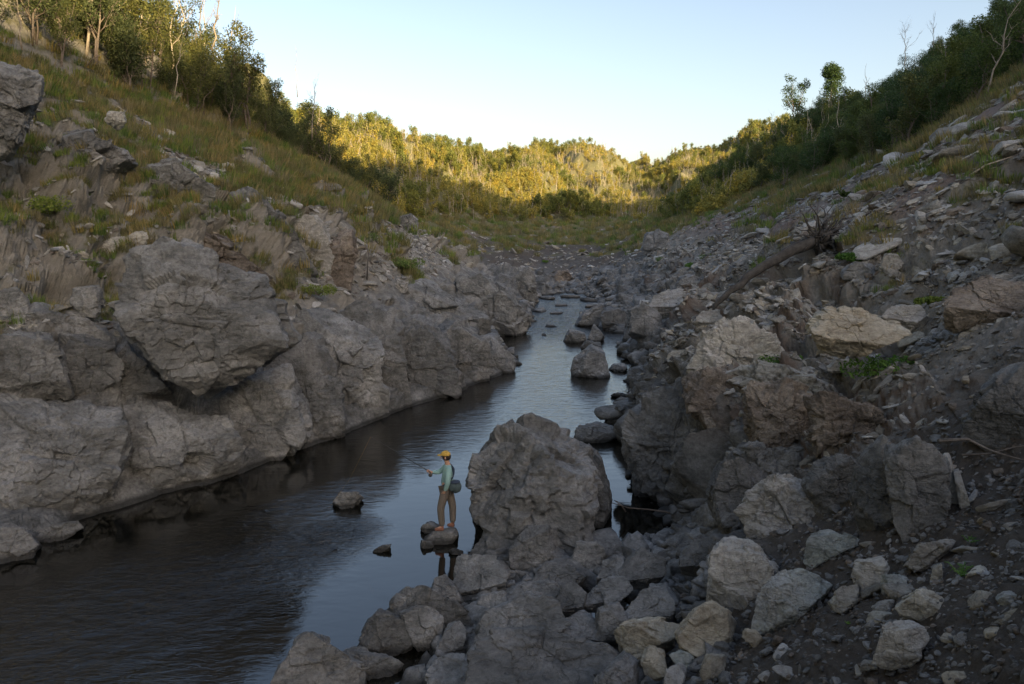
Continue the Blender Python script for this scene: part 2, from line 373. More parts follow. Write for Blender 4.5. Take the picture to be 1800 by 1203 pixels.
# stay low in the river
inw = (xsm > l0+.3) & (xsm < r0-.3) & (ysm < 84)
disp = np.where(inw, np.minimum(disp, .1)*.5, disp)
nrm = grid_normals(XX, YY, box3(ZB, 25)).reshape(-1, 3)
PD = P + nrm*disp[:, None]
PD[:, 2] = np.where(inw, np.minimum(PD[:, 2], -.15), PD[:, 2])
# keep the far valley floor above the water
PD[:, 2] = np.where((ysm > 86), np.maximum(PD[:, 2], .12), PD[:, 2])
ii = np.arange(NR*NC, dtype=np.int32).reshape(NR, NC)
quads = np.stack([ii[:-1, :-1], ii[:-1, 1:], ii[1:, 1:], ii[1:, :-1]], -1).reshape(-1, 4)
# surface masks: grass, earth, pale dry stone, rust
fine = fbm(P/.6, 3, 61)
z = PD[:, 2]
n3 = grid_normals(*[PD[:, k].reshape(NR, NC) for k in range(3)]).reshape(-1, 3)
flat = smooth(.45, .8, n3[:, 2])
gl = smooth(-.2, .35, .9*big+.5*med+.25*fine+np.interp(z, [2.5, 4, 6, 9, 12], [-2, -.35, -.1, .35, .9]))*flat
gr = smooth(0., .45, .9*big+.6*med+.3*fine+np.interp(z, [3, 5, 7, 9, 11.5, 14], [-2, -.75, -.15, .15, .5, 1.0]))*flat
gf = smooth(-.1, .35, .5*big+.4*med+.2*fine+np.interp(z, [1.2, 3, 5.5, 9], [-1.4, -.15, .45, .9]))
grass = np.where(leftside, gl, gr)*near+gf*(1-near)
grass *= 1-path
earth = np.clip(path + (~leftside)*smooth(5.2, 7.0, z)*smooth(-.2, .3, -big+.3)*near*.8 + (1-near)*(.6*smooth(-.2, .3, -big)*(z > 2)+.8*smooth(6.5, 4, z)), 0, 1)
pale = smooth(2.2, 5.0, z+.8*med)*np.where(leftside, 1., .75)
rust = smooth(.1, .5, fbm(P/2.0, 3, 161))*(~leftside)*smooth(1.8, 3, z)*(1-smooth(5, 7, z))*smooth(.8, .3, n3[:, 2])
terr = mesh_np('ground', PD, quads, None, False)
def vcol(m, name, arrs):
    a = m.color_attributes.new(name, 'FLOAT_COLOR', 'POINT'); c = np.stack(arrs, 1).astype(np.float32); a.data.foreach_set('color', c.ravel())
vcol(terr, 'cover', [grass, earth, pale, rust])
def ground_mat():
    t = NT('ground'); co = t.n('ShaderNodeNewGeometry').outputs['Position']
    at_ = t.n('ShaderNodeAttribute', attribute_name='cover'); sp = t.n('ShaderNodeSeparateColor'); t.l(at_.outputs['Color'], sp.inputs[0])
    g, e, p = sp.outputs[0], sp.outputs[1], sp.outputs[2]; ru = at_.outputs['Alpha']
    col, nrm = rock_nodes(t, co, (.105, .108, .105), (.28, .286, .28), (.43, .432, .42))
    up = t.mix(t.noise(t.map(co, (1, 1, 2)), 3.4, 9, .85), (0.125, 0.112, 0.094), (0.562, 0.525, 0.450))
    col = t.mix(t.math('MULTIPLY', p, .72), col, up)
    col = t.mix(t.math('MULTIPLY', ru, .7), col, t.mix(t.noise(co, 3, 5), (.07, .04, .028), (.26, .17, .12)))
    soil = t.mix(t.noise(co, 9, 8, .8), (.050, .044, .038), (.17, .15, .128))
    soil_up = t.mix(t.noise(co, 7, 8, .8), (0.105, 0.078, 0.065), (0.360, 0.270, 0.225))
    sz = t.n('ShaderNodeSeparateXYZ'); t.l(co, sz.inputs[0])
    soil = t.mix(t.ramp(t.math('DIVIDE', sz.outputs[2], 12.), [(.4, G(0)), (.62, G(1))]), soil, soil_up)
    col = t.mix(e, col, soil)
    gc = t.mix(t.noise(co, 1.1, 6, .7), (0.090, 0.114, 0.036), (0.260, 0.220, 0.090)); gc = t.mix(t.noise(co, 16, 6, .8), gc, (0.098, 0.098, 0.049))
    gm = t.math('MULTIPLY', g, t.ramp(t.noise(co, 3.5, 8, .8), [(.33, G(.35)), (.52, G(1))]))
    col = t.mix(gm, col, gc)
    t.l(col, t.b.inputs['Base Color']); t.b.inputs['Roughness'].default_value = .9; t.b.inputs['Specular IOR Level'].default_value = .2
    n = t.bump(t.noise(co, 26, 7, .8), .8, .04, nrm); t.l(n, t.b.inputs['Normal'])
    return t.m
M['ground'] = ground_mat(); terr.materials.append(M['ground'])
to = link('ground', terr); tag(to, kind='structure')
# the wider country, coarse: beyond both ridges, the right one extended behind the camera to cast shade
gx = np.arange(-420, 620, 5.); gy = np.arange(-420, 640, 5.)
GY, GX = np.meshgrid(gy, gx, indexing='ij')
GZ = height(GX.ravel(), np.maximum(GY.ravel(), 0)).reshape(GX.shape)
infan = (GY > 8) & (GY < 425) & (np.abs(GX) < .78*(GY+3.0)-2)
GZ += 2.5*fbm(np.stack([GX.ravel()/25, GY.ravel()/25, GX.ravel()*0], 1), 3, 7).reshape(GX.shape)*smooth(22, 40, GZ)
GZ = np.where(infan, GZ-7, GZ)
GZ = np.where((GY <= 8) & (GY > -8) & (np.abs(GX) < 12), GZ-2.5, GZ)
GZ = np.where(GY > 428, np.minimum(GZ, 10), GZ)
q = np.arange(GX.size, dtype=np.int32).reshape(GX.shape)
cm = mesh_np('hills', np.stack([GX.ravel(), GY.ravel(), GZ.ravel()], 1), np.stack([q[:-1, :-1], q[:-1, 1:], q[1:, 1:], q[1:, :-1]], -1).reshape(-1, 4), M['ground'])
vcol(cm, 'cover', [np.ones(GX.size), np.zeros(GX.size), np.ones(GX.size), np.zeros(GX.size)])
tag(link('hills', cm), kind='structure')

# ------------------------------------------------------------------ water
def water():
    n1, n2 = 420, 340
    y = np.exp(np.linspace(math.log(2), math.log(90), n1)); 
    a = rx(L0, y)-1.6; b = rx(R0s, y)+1.2
    b = np.where(y < 17.6, np.maximum(b, 5.0), b)
    u = np.linspace(0, 1, n2)
    X = a[:, None]*(1-u)+b[:, None]*u; Y = np.repeat(y[:, None], n2, 1)
    x, yv = X.ravel(), Y.ravel()
    # riffle downstream of the stone, and rapids at the head of the reach
    c = at(610, 890, 17.6)
    dx, dy = x-c[0], yv-c[1]
    s_ = -(dy)*.8-dx*.6; w_ = dx*.8-dy*.6
    rif = np.exp(-(w_/(.7+.22*np.maximum(s_, 0)))**2)*smooth(-1.2, .6, s_)*np.exp(-np.maximum(s_, 0)/7)
    rif2 = np.exp(-((w_+2.2)/(.9))**2)*smooth(-4, 0, s_)*np.exp(-np.maximum(s_-1, 0)/5)*.35
    rap = smooth(44, 56, yv)*.6
    mid = smooth(19, 28, yv)*.13
    rr = np.clip(rif+rif2+rap+mid, 0, 1)
    Pn = np.stack([x*2.2, yv*3.0, x*0], 1)
    zz = .03*fbm(Pn, 3, 33)*rr*(1-.6*smooth(44, 56, yv))*np.clip(yv/18, .5, 3) + .03*fbm(Pn*.4, 3, 37)*rap
    i = np.arange(n1*n2, dtype=np.int32).reshape(n1, n2)
    m = mesh_np('river', np.stack([x, yv, zz], 1), np.stack([i[:-1, :-1], i[:-1, 1:], i[1:, 1:], i[1:, :-1]], -1).reshape(-1, 4))
    at_ = m.attributes.new('rough', 'FLOAT', 'POINT'); at_.data.foreach_set('value', rr.astype(np.float32))
    t = NT('river_water'); co = t.n('ShaderNodeNewGeometry').outputs['Position']; a_ = t.n('ShaderNodeAttribute', attribute_name='rough').outputs['Fac']
    mp = t.map(co, (1.0, 2.3, 1), (0, 0, R(-24)))
    h1 = t.noise(mp, 1.6, 3, .5, .6); h2 = t.noise(mp, 5.5, 4, .6, .8)
    k = t.math('ADD', t.math('MULTIPLY', a_, 1.), .014)
    b1 = t.n('ShaderNodeBump'); t.l(k, b1.inputs['Strength']); b1.inputs['Distance'].default_value = .17; t.l(h1, b1.inputs['Height'])
    b2 = t.n('ShaderNodeBump'); t.l(k, b2.inputs['Strength']); b2.inputs['Distance'].default_value = .07; t.l(h2, b2.inputs['Height']); t.l(b1.outputs[0], b2.inputs['Normal'])
    t.l(b2.outputs[0], t.b.inputs['Normal'])
    t.l(t.mix(t.noise(co, .5, 4), (.001, .0013, .001), (.005, .005, .003)), t.b.inputs['Base Color'])
    t.b.inputs['Roughness'].default_value = .02; t.b.inputs['IOR'].default_value = 1.8; t.b.inputs['Specular IOR Level'].default_value = .5
    m.materials.append(t.m); tag(link('river', m), kind='structure')
water()

# ------------------------------------------------------------------ boulders and stones
ROCKN = [0]
def rock_from(px_poly, thick, Y=None, seed=0, rough=1., sink=.12, base_z=0., flat=None):
    """a boulder whose girdle follows an outline; closed, with its own depth"""
    rs = np.random.default_rng(seed+11)
    pp = np.array(px_poly, float); cx, cy = pp.mean(0); lo = pp[:, 1].max(); w = np.ptp(pp[:, 0]); hgt = np.ptp(pp[:, 1])
    c0 = None
    if Y is None:
        hit = ground_hit(cx, lo-hgt*.06, base_z); Y = hit[1]+ thick*.5*w*hit[1]/F*.8
    C = at(cx, cy, Y); f = ray(cx, cy); f /= np.linalg.norm(f); dist = np.linalg.norm(C-[0, 0, H])
    r_ = np.cross(f, [0, 0, 1]); r_ /= np.linalg.norm(r_); u_ = np.cross(r_, f)
    pts = []
    for x, y in pp:
        d = ray(x, y); d = d/ (d@f) * dist; v = d+np.array([0, 0, H])-C; pts.append((v@r_, v@u_))
    pts = np.array(pts); 
    low = pts[:, 1] < pts[:, 1].min()+.25*np.ptp(pts[:, 1]); pts[low, 1] -= sink*np.ptp(pts[:, 1])
    pc = pts.mean(0); area = 0.
    for i in range(len(pts)): a, b = pts[i], pts[(i+1) % len(pts)]; area += a[0]*b[1]-b[0]*a[1]
    if area < 0: pts = pts[::-1]
    W = np.ptp(pts[:, 0]); T = thick*W*.5
    N = []; D = []
    for i in range(len(pts)):
        a, b = pts[i]-pc, pts[(i+1) % len(pts)]-pc; e = b-a; n = np.array([e[1], -e[0]]); L = np.linalg.norm(n)
        if L < 1e-6: continue
        n /= L; dd = a@n
        if dd < .04*W: continue
        tl = rs.uniform(-.22, .22); N.append(n[0]*math.cos(tl)*r_+n[1]*math.cos(tl)*u_+math.sin(tl)*f); D.append(dd*math.cos(tl)*1.02)
    for k in range(9):
        th = rs.uniform(0, 2*math.pi); ph = rs.uniform(.25, 1.3) if k else 1.45
        sg = -1 if k < 6 else 1
        n = math.cos(ph)*(math.cos(th)*r_+math.sin(th)*u_)+sg*math.sin(ph)*f
        sup = max((p-pc)@np.array([n@r_, n@u_]) for p in pts)      # how far the outline reaches that way
        N.append(n); D.append(max(sup*rs.uniform(.55, 1.0)*math.cos(ph), 0)+T*math.sin(ph)*rs.uniform(.6, 1.0))
    if flat is not None:
        ne = len(N)-9; keep = list(range(ne))+[ne+6, ne+7, ne+8]
        N = [N[i] for i in keep]; D = [D[i] for i in keep]
        for n_, d_ in (((flat[0], flat[1], flat[2]), flat[3]), ((-f[0]-flat[0]*.2, -f[1], -.75), .55)):
            n_ = np.array(n_, float); n_ /= np.linalg.norm(n_); N.append(n_); D.append(d_*W*.5)
    N = np.array(N); D = np.array(D)
    sub = 6 if w > 70 else (5 if w > 24 else 4)
    V, Fc = ico(sub)
    q = (V@N.T)/D[None, :]; pw = 70.
    r = 1/((np.maximum(q, 1e-4)**pw).sum(1))**(1/pw)
    P_ = V*r[:, None]
    size = W*.5
    Pw = P_ + rs.uniform(-50, 50, 3)
    nn = V.copy()
    a1, e1 = cells(Pw/(size*.75)+2, seed*7+1); a2, e2 = cells(Pw/(size*.32), seed*7+2); 
    dsp = size*(.115*a1+.055*a2-.035*np.exp(-e1/.03)-.014*np.exp(-e2/.05)) + size*.016*fbm(Pw/(size*.5), 5, seed, .6)
    if sub == 6:
        a3, e3 = cells(Pw/(size*.13), seed*7+3); dsp += size*(.026*a3-.012*np.exp(-e3/.07))
    P_ = P_ + nn*(dsp*rough)[:, None]
    Cc = C + pc[0]*r_+pc[1]*u_
    zb = P_[:, 2].min()*.7
    return P_-np.array([0, 0, zb]), Fc, Cc+np.array([0, 0, zb]), T
CENTRES = []
def boulder(name, label, poly, mat='rock', thick=.9, Y=None, seed=None, cat='boulder', group=None, rough=1., sink=.12, base_z=0., flat=None):
    ROCKN[0] += 1
    V, Fc, loc, T = rock_from(poly, thick, Y, seed if seed is not None else ROCKN[0]*13, rough, sink, base_z, flat)
    o = link(name, mesh_np(name, V, Fc, M[mat], False), loc=tuple(loc)); tag(o, label, cat, group)
    CENTRES.append((loc[0], loc[1], np.ptp(V[:, 0])*.5))
    return o
print('boulders')
PILE = 'boulders piled at the near water edge'
B = boulder
# the heroes
B('boulder', 'huge cleft dark boulder standing in the water right of the fisherman', [(826, 900), (832, 850), (848, 800), (880, 762), (925, 745), (985, 750), (1036, 792), (1048, 875), (1034, 952), (960, 968), (880, 955)], thick=1.25, Y=17.9, seed=21, rough=1.45)
B('boulder', 'darker split-off half of the huge boulder, stepping down on its right', [(992, 764), (1040, 788), (1076, 836), (1071, 872), (1093, 938), (1050, 964), (1002, 950), (990, 860)], thick=1.0, Y=18.3, seed=6, rough=1.1)
B('slab', 'great leaning dark slab resting on the left cliff above the black crack', [(186, 500), (188, 450), (240, 430), (300, 426), (385, 452), (470, 490), (522, 592), (472, 632), (425, 668), (345, 692), (300, 665), (232, 592), (195, 545)], thick=.5, Y=21.3, seed=8, cat='rock slab', sink=.0)
B('boulder', 'small wedge-shaped boulder left of the great leaning slab', [(124, 535), (130, 508), (175, 502), (187, 530), (165, 555), (140, 548)], thick=.9, Y=21.5, seed=9)
B('boulder', 'rounded pyramid boulder standing alone in midstream', [(1002, 662), (1013, 628), (1040, 612), (1062, 622), (1072, 660), (1040, 668)], thick=.9, seed=12)
B('boulder', 'wedge boulder with flat sloping top at the right edge of the rapids', [(1009, 570), (1025, 546), (1056, 539), (1061, 572), (1036, 577)], thick=.9)
B('boulder', 'broad low grey boulder behind the wedge boulder at the rapids', [(1058, 548), (1085, 541), (1106, 560), (1102, 582), (1062, 578)], thick=.9)
B('boulder', 'pale flat-topped boulder perched on the right bank below the log', [(1140, 532), (1155, 514), (1205, 509), (1216, 522), (1200, 546), (1168, 554), (1146, 547)], 'rock_pale', thick=.9, Y=41, flat=(-.15, -.55, .82, .30), rough=.8)
B('boulder', 'tall dark upright block under the pale perched boulder', [(1104, 585), (1106, 545), (1128, 532), (1152, 545), (1168, 575), (1140, 596)], thick=.9, Y=40.2)
B('boulder', 'dark boulder behind the pale perched boulder near the log tip', [(1185, 512), (1195, 488), (1218, 482), (1232, 500), (1215, 516)], thick=.9, Y=43)
B('boulder', 'low pointed rock in the shallows beyond the midstream boulder', [(988, 603), (1000, 580), (1028, 586), (1032, 600), (1005, 605)], thick=.9)
B('boulder', 'small peaked rock at the right edge of the shallows', [(1031, 598), (1044, 570), (1062, 592), (1052, 604)], thick=1)
B('boulder', 'low dark rock just upstream of the midstream boulder', [(1018, 612), (1030, 600), (1053, 602), (1056, 612), (1035, 616)], thick=1)
B('boulder', 'low flat rock behind the huge boulder with its base in water', [(1010, 772), (1016, 753), (1050, 747), (1085, 755), (1090, 768), (1055, 780), (1020, 780)], thick=.8)
B('stone', 'flat wet stone just off the right cliff, the nearer of two', [(1074, 697), (1088, 691), (1104, 694), (1098, 701)], thick=1, cat='stone')
B('stone', 'flat wet stone just off the right cliff, the farther of two', [(1102, 691), (1110, 682), (1130, 682), (1132, 692), (1115, 695)], thick=1, cat='stone')
B('boulder', 'squat square boulder at the foot of the right bank in water', [(1102, 668), (1106, 648), (1130, 644), (1140, 660), (1134, 674), (1112, 675)], thick=1)
B('stone', 'small dark stones edge between midstream boulder and right bank', [(1072, 650), (1080, 640), (1098, 640), (1104, 650), (1088, 655)], thick=1, cat='stone')
B('stone', 'thin jagged stone in still water above the low flat rock', [(1058, 745), (1072, 736), (1092, 732), (1100, 742), (1078, 750)], thick=1, cat='stone')
# the left cliff: jointed bedrock blocks shouldering out of the bank
for lab, poly, mt in [
 ('rounded bedrock block above the crack at the left picture edge', [(-30, 605), (10, 588), (92, 584), (112, 640), (128, 694), (90, 704), (40, 694), (-30, 668)], 'rock'),
 ('bedrock block above the crack, second from the left picture edge', [(96, 590), (150, 588), (190, 604), (216, 645), (205, 694), (140, 704), (112, 650)], 'rock'),
 ('pointed bedrock block wedged under the left edge of the leaning slab', [(180, 612), (222, 604), (300, 682), (282, 704), (215, 708), (188, 660)], 'rock'),
 ('square bedrock shoulder at the left picture edge below the green shrub', [(-30, 515), (30, 506), (62, 550), (40, 600), (-30, 612)], 'rock'),
 ('sloping bedrock between the edge shoulder and the wedge-shaped boulder', [(45, 560), (70, 535), (120, 545), (180, 575), (185, 605), (110, 598), (50, 592)], 'rock'),
 ('broad bedrock face under the crack above the round edge boulder', [(-40, 690), (60, 702), (150, 708), (205, 724), (232, 790), (205, 850), (140, 900), (40, 915), (-40, 910)], 'rock'),
 ('broad bedrock face under the leaning slab down to black water', [(186, 716), (300, 710), (352, 704), (402, 740), (424, 792), (402, 838), (300, 872), (205, 888), (180, 800)], 'rock'),
 ('slanting bedrock ramp right of the leaning slab', [(345, 722), (430, 672), (520, 640), (548, 700), (545, 772), (500, 804), (402, 838), (382, 780)], 'rock'),
 ('bedrock block with sharp upper edge right of the slanting ramp', [(430, 694), (500, 612), (560, 588), (592, 640), (604, 720), (602, 768), (520, 796), (500, 744)], 'rock'),
 ('pale-topped bedrock block at the middle of the left cliff', [(516, 566), (560, 540), (640, 556), (664, 602), (684, 736), (602, 768), (560, 700)], 'rock'),
 ('tall narrow bedrock block beside the pale-topped one', [(602, 552), (640, 530), (692, 560), (704, 620), (724, 704), (690, 722), (650, 692), (614, 622)], 'rock'),
 ('pale square bedrock block above the bend of the left waterline', [(662, 602), (700, 562), (772, 558), (792, 602), (802, 692), (722, 712), (690, 694)], 'rock'),
 ('bedrock nose with a dark hollow near the left water bend', [(742, 582), (782, 560), (852, 600), (872, 640), (862, 668), (800, 694), (762, 652)], 'rock'),
 ('last rounded bedrock knob jutting into the river on the left', [(840, 612), (870, 600), (906, 630), (902, 654), (870, 670), (845, 664)], 'rock'),
 ('dark bedrock hump behind the left cliff top grass', [(690, 524), (740, 490), (800, 520), (852, 560), (862, 594), (800, 574), (720, 562)], 'rock'),
 ('dark bedrock wall upstream of the last rounded knob', [(780, 504), (850, 482), (902, 530), (932, 560), (926, 582), (870, 594), (820, 562)], 'rock'),
 ('weathered ledge running down right above the leaning slab', [(262, 424), (330, 396), (420, 440), (482, 482), (470, 500), (385, 456)], 'rock_brown'),
 ('steep grey outcrop face in the broken left slope', [(384, 344), (440, 332), (516, 400), (556, 470), (500, 498), (436, 440)], 'rock'),
 ('streaked pale outcrop beside the dark crag on the left', [(480, 404), (556, 384), (584, 430), (572, 500), (505, 484)], 'rock_pale'),
 ('long grey outcrop lying under the grass at upper left', [(240, 292), (300, 285), (370, 330), (380, 372), (300, 350), (235, 322)], 'rock'),
 ('broken dark outcrop below the knobbly outcrop on the left', [(-20, 330), (0, 268), (70, 250), (130, 205), (170, 215), (150, 262), (70, 300)], 'rock'),
 ]:
    cx_ = np.mean([p_[0] for p_ in poly]); cy_ = np.mean([p_[1] for p_ in poly]); g_ = ground_hit(cx_, cy_)
    B('rock_outcrop', lab, poly, mt, thick=.62, Y=g_[1]+.10*np.ptp([p_[0] for p_ in poly])*g_[1]/F, cat='rock outcrop', group='bedrock blocks of the left bank', rough=1.15, sink=.06)
# under and around the fisherman
B('boulder', 'flat-topped river stone that the fisherman stands on', [(742, 952), (756, 938), (775, 931), (800, 928), (804, 942), (795, 957), (765, 963)], thick=.95, Y=17.0, seed=40, rough=.6, cat='stone')
B('stone', 'dark stone behind the fisherman\'s left foot', [(739, 930), (752, 918), (772, 925), (775, 938), (750, 940)], thick=1, Y=17.5, cat='stone')
B('stone', 'small grey stone at the left end of the fisherman\'s stone', [(738, 963), (742, 950), (760, 952), (765, 964), (748, 967)], thick=1, Y=16.6, cat='stone')
B('stone', 'flat stone awash behind the fisherman\'s reflection', [(788, 968), (798, 964), (814, 969), (812, 976), (795, 976)], thick=1, cat='stone')
B('stone', 'small low stone alone in smooth water left of the fisherman', [(655, 969), (670, 960), (688, 957), (685, 966), (672, 972)], thick=1, cat='stone')
B('stone', 'round-backed stone splitting the riffle in the river', [(586, 886), (600, 867), (626, 864), (636, 874), (622, 894), (600, 896)], thick=1, cat='stone')
B('boulder', 'rounded boulder at the left picture edge by black water', [(-40, 990), (-30, 930), (20, 922), (50, 938), (68, 960), (60, 982), (10, 995)], thick=.9)
B('stone', 'long low stone beside the boulder at the left water edge', [(62, 948), (80, 927), (135, 919), (148, 928), (112, 948), (76, 955)], thick=.8, cat='stone')
# the near pile
for lab, poly, mt in [
 ('jagged two-peaked boulder at the tip of the near pile', [(492, 1230), (498, 1170), (525, 1120), (540, 1106), (562, 1120), (600, 1124), (628, 1132), (640, 1200), (610, 1240)], 'rock'),
 ('lens-shaped stone lying across the two-peaked boulder', [(580, 1166), (612, 1142), (660, 1146), (702, 1172), (695, 1190), (650, 1196), (595, 1182)], 'rock'),
 ('dark boulder leaning behind the lens-shaped stone', [(628, 1140), (648, 1092), (665, 1074), (702, 1082), (724, 1130), (705, 1155), (650, 1158)], 'rock'),
 ('long flat-topped boulder along the water side of the pile', [(678, 1075), (712, 1034), (745, 1040), (800, 1064), (834, 1092), (828, 1118), (780, 1118), (700, 1092)], 'rock'),
 ('blocky boulder with a white scratched top in the pile', [(704, 1078), (730, 1067), (776, 1080), (780, 1112), (757, 1148), (735, 1144), (712, 1112)], 'rock'),
 ('upright wedge stone right of the scratched boulder', [(768, 1138), (785, 1104), (808, 1089), (820, 1110), (812, 1142), (790, 1150)], 'rock'),
 ('brown-grey boulder below the fisherman at the water edge', [(756, 1048), (764, 1018), (785, 1013), (802, 1030), (824, 1062), (800, 1070), (765, 1060)], 'rock'),
 ('large square boulder at the shore below the fisherman', [(796, 1028), (804, 980), (835, 975), (872, 978), (890, 1032), (884, 1050), (850, 1056), (806, 1046)], 'rock'),
 ('rounded stone between the square boulder and the huge boulder', [(818, 982), (838, 951), (856, 946), (864, 965), (858, 985), (832, 988)], 'rock'),
 ('round boulder leaning against the foot of the huge boulder', [(898, 968), (922, 928), (962, 924), (976, 952), (982, 976), (930, 1000), (902, 990)], 'rock'),
 ('smooth boulder sloping left below the square boulder', [(830, 1088), (848, 1050), (886, 1040), (894, 1060), (872, 1090), (842, 1096)], 'rock'),
 ('long low boulder right of the square boulder', [(888, 1050), (920, 1029), (975, 1023), (989, 1040), (966, 1062), (905, 1068)], 'rock'),
 ('big smooth sloping boulder in the middle of the pile', [(818, 1140), (858, 1076), (925, 1043), (966, 1054), (982, 1102), (935, 1128), (860, 1155)], 'rock'),
 ('broad cracked slab at the bottom edge of the picture', [(832, 1230), (845, 1126), (880, 1109), (970, 1112), (1050, 1129), (1088, 1162), (1060, 1235)], 'rock'),
 ('low rounded boulder left of the broad cracked slab', [(748, 1192), (765, 1160), (800, 1151), (842, 1155), (848, 1205), (775, 1212)], 'rock'),
 ('boulder with smooth back below the foot of the huge boulder', [(928, 1025), (958, 990), (1000, 989), (1032, 1012), (1012, 1032), (940, 1034)], 'rock'),
 ('grey block right of the big smooth sloping boulder', [(974, 1084), (985, 1025), (1010, 1021), (1032, 1045), (1022, 1076), (990, 1090)], 'rock'),
 ('knobbly stone behind the broad cracked slab', [(978, 1100), (1010, 1076), (1040, 1088), (1062, 1116), (1046, 1136), (985, 1124)], 'rock'),
 ('squat boulder right of the huge boulder foot', [(1003, 990), (1015, 954), (1050, 954), (1067, 975), (1048, 998), (1012, 998)], 'rock'),
 ('diamond-shaped slab in the gully below the dark pool', [(1091, 1006), (1130, 961), (1166, 984), (1168, 1012), (1140, 1028), (1100, 1028)], 'rock'),
 ('cracked pinkish slab edge right of the diamond-shaped slab', [(1195, 980), (1238, 934), (1266, 944), (1258, 992), (1226, 1018), (1200, 1012)], 'rock'),
 ('flat smooth boulder in the middle of the gully', [(1096, 1076), (1130, 1034), (1172, 1034), (1192, 1060), (1182, 1092), (1140, 1094)], 'rock'),
 ('long boulder stepping down left from the diamond-shaped slab', [(1020, 1056), (1060, 1019), (1095, 1014), (1104, 1036), (1064, 1066), (1030, 1068)], 'rock'),
 ('smooth boulder just above the long stepping boulder', [(1046, 1022), (1060, 985), (1095, 980), (1100, 1005), (1080, 1026)], 'rock'),
 ('leaning slab wedged beside the flat gully boulder', [(1046, 1108), (1052, 1070), (1085, 1058), (1102, 1085), (1096, 1118), (1062, 1122)], 'rock'),
 ('stone with a pale yellow top and dark side by the path', [(1074, 1100), (1110, 1090), (1150, 1084), (1192, 1100), (1186, 1130), (1130, 1150), (1095, 1140)], 'rock_ochre'),
 ('round yellowish boulder at the left edge of the path', [(1188, 1112), (1214, 1080), (1250, 1060), (1286, 1084), (1288, 1126), (1262, 1144), (1236, 1156), (1202, 1136)], 'rock_ochre'),
 ('knobby stone below the pale yellow topped stone', [(1128, 1160), (1140, 1136), (1166, 1144), (1172, 1184), (1152, 1190), (1134, 1180)], 'rock_ochre'),
 ('small blue-grey stone below the round yellowish boulder', [(1179, 1154), (1195, 1142), (1221, 1149), (1216, 1172), (1195, 1176)], 'rock_green'),
 ('small round ochre stone on the path edge', [(1231, 1182), (1240, 1150), (1270, 1154), (1272, 1182), (1252, 1194), (1236, 1192)], 'rock_ochre'),
 ('grey stone at the bottom edge below the blue-grey stone', [(1164, 1215), (1172, 1176), (1192, 1168), (1204, 1185), (1198, 1218)], 'rock_pale'),
 ('dark triangular slab at the bottom edge right of the cracked slab', [(1026, 1225), (1060, 1180), (1098, 1152), (1116, 1166), (1116, 1210), (1080, 1240)], 'rock'),
 ]:
    fl = (.05, -.35, .93, .30) if 'broad cracked slab' in lab else (-.35, -.45, .82, .35) if ('smooth' in lab or 'sloping' in lab or 'square boulder' in lab or 'diamond' in lab) else None
    B('boulder', lab, poly, mt, thick=1.0, group=PILE, flat=fl, rough=.9)
PATHG = 'pale stones on the dirt path'
for lab, poly, mt in [
 ('large block with a pale top and grey face at the path bend', [(1245, 1050), (1248, 978), (1275, 949), (1320, 946), (1372, 998), (1374, 1024), (1342, 1060), (1270, 1072)], 'rock_pale'),
 ('large grey-green stone leaning right of the pale-topped block', [(1328, 1092), (1334, 1045), (1370, 1009), (1420, 1008), (1464, 1030), (1432, 1072), (1400, 1092), (1350, 1104)], 'rock_green'),
 ('long white-grey stone pair upslope of the grey-green stone', [(1413, 980), (1430, 940), (1460, 934), (1516, 954), (1502, 966), (1470, 982), (1435, 996)], 'rock_green'),
 ('pale stone cluster in the middle of the path', [(1498, 1014), (1504, 989), (1550, 981), (1563, 990), (1548, 1034), (1515, 1042)], 'rock_pale'),
 ('square-cut grey block beside the pale cluster', [(1548, 1040), (1550, 1011), (1592, 1013), (1595, 1040), (1570, 1046)], 'rock_green'),
 ('small pale stone below and left of the pale cluster', [(1456, 1054), (1480, 1034), (1509, 1029), (1508, 1052), (1490, 1076), (1466, 1070)], 'rock_pale'),
 ('brownish flat-faced boulder in the middle of the path', [(1575, 1064), (1600, 1044), (1630, 1039), (1663, 1055), (1662, 1080), (1625, 1092), (1594, 1082)], 'rock_ochre'),
 ('thin white shard left of the brownish flat-faced boulder', [(1531, 1064), (1550, 1057), (1576, 1054), (1573, 1076), (1545, 1082)], 'rock_green'),
 ('rough split whitish rock near the bottom right', [(1536, 1154), (1558, 1100), (1590, 1086), (1626, 1104), (1630, 1128), (1602, 1160), (1565, 1170)], 'rock_pale'),
 ('stack of grey flakes in front of the standing slabs', [(1590, 988), (1615, 962), (1672, 949), (1686, 955), (1660, 978), (1640, 996), (1605, 998)], 'rock_pale'),
 ('small chip of pale rock low on the path', [(1512, 1178), (1518, 1160), (1541, 1162), (1542, 1178)], 'rock_pale'),
 ('yellow-brown shard at the right picture edge', [(1744, 1092), (1770, 1075), (1806, 1068), (1806, 1084), (1765, 1098)], 'rock_ochre'),
 ('whitish flake above the yellow-brown shard', [(1750, 1054), (1765, 1041), (1806, 1047), (1806, 1062), (1765, 1064)], 'rock_green'),
 ('brown tilted flake on the path beside the green plant', [(1634, 1024), (1640, 1000), (1655, 988), (1658, 1012), (1648, 1026)], 'rock_ochre'),
 ('small reddish stone right of the round yellowish boulder', [(1305, 1120), (1310, 1108), (1330, 1108), (1344, 1128), (1330, 1140)], 'rock_ochre'),
 ]:
    B('stone', lab, poly, mt, thick=1.0, group=PATHG, cat='stone')
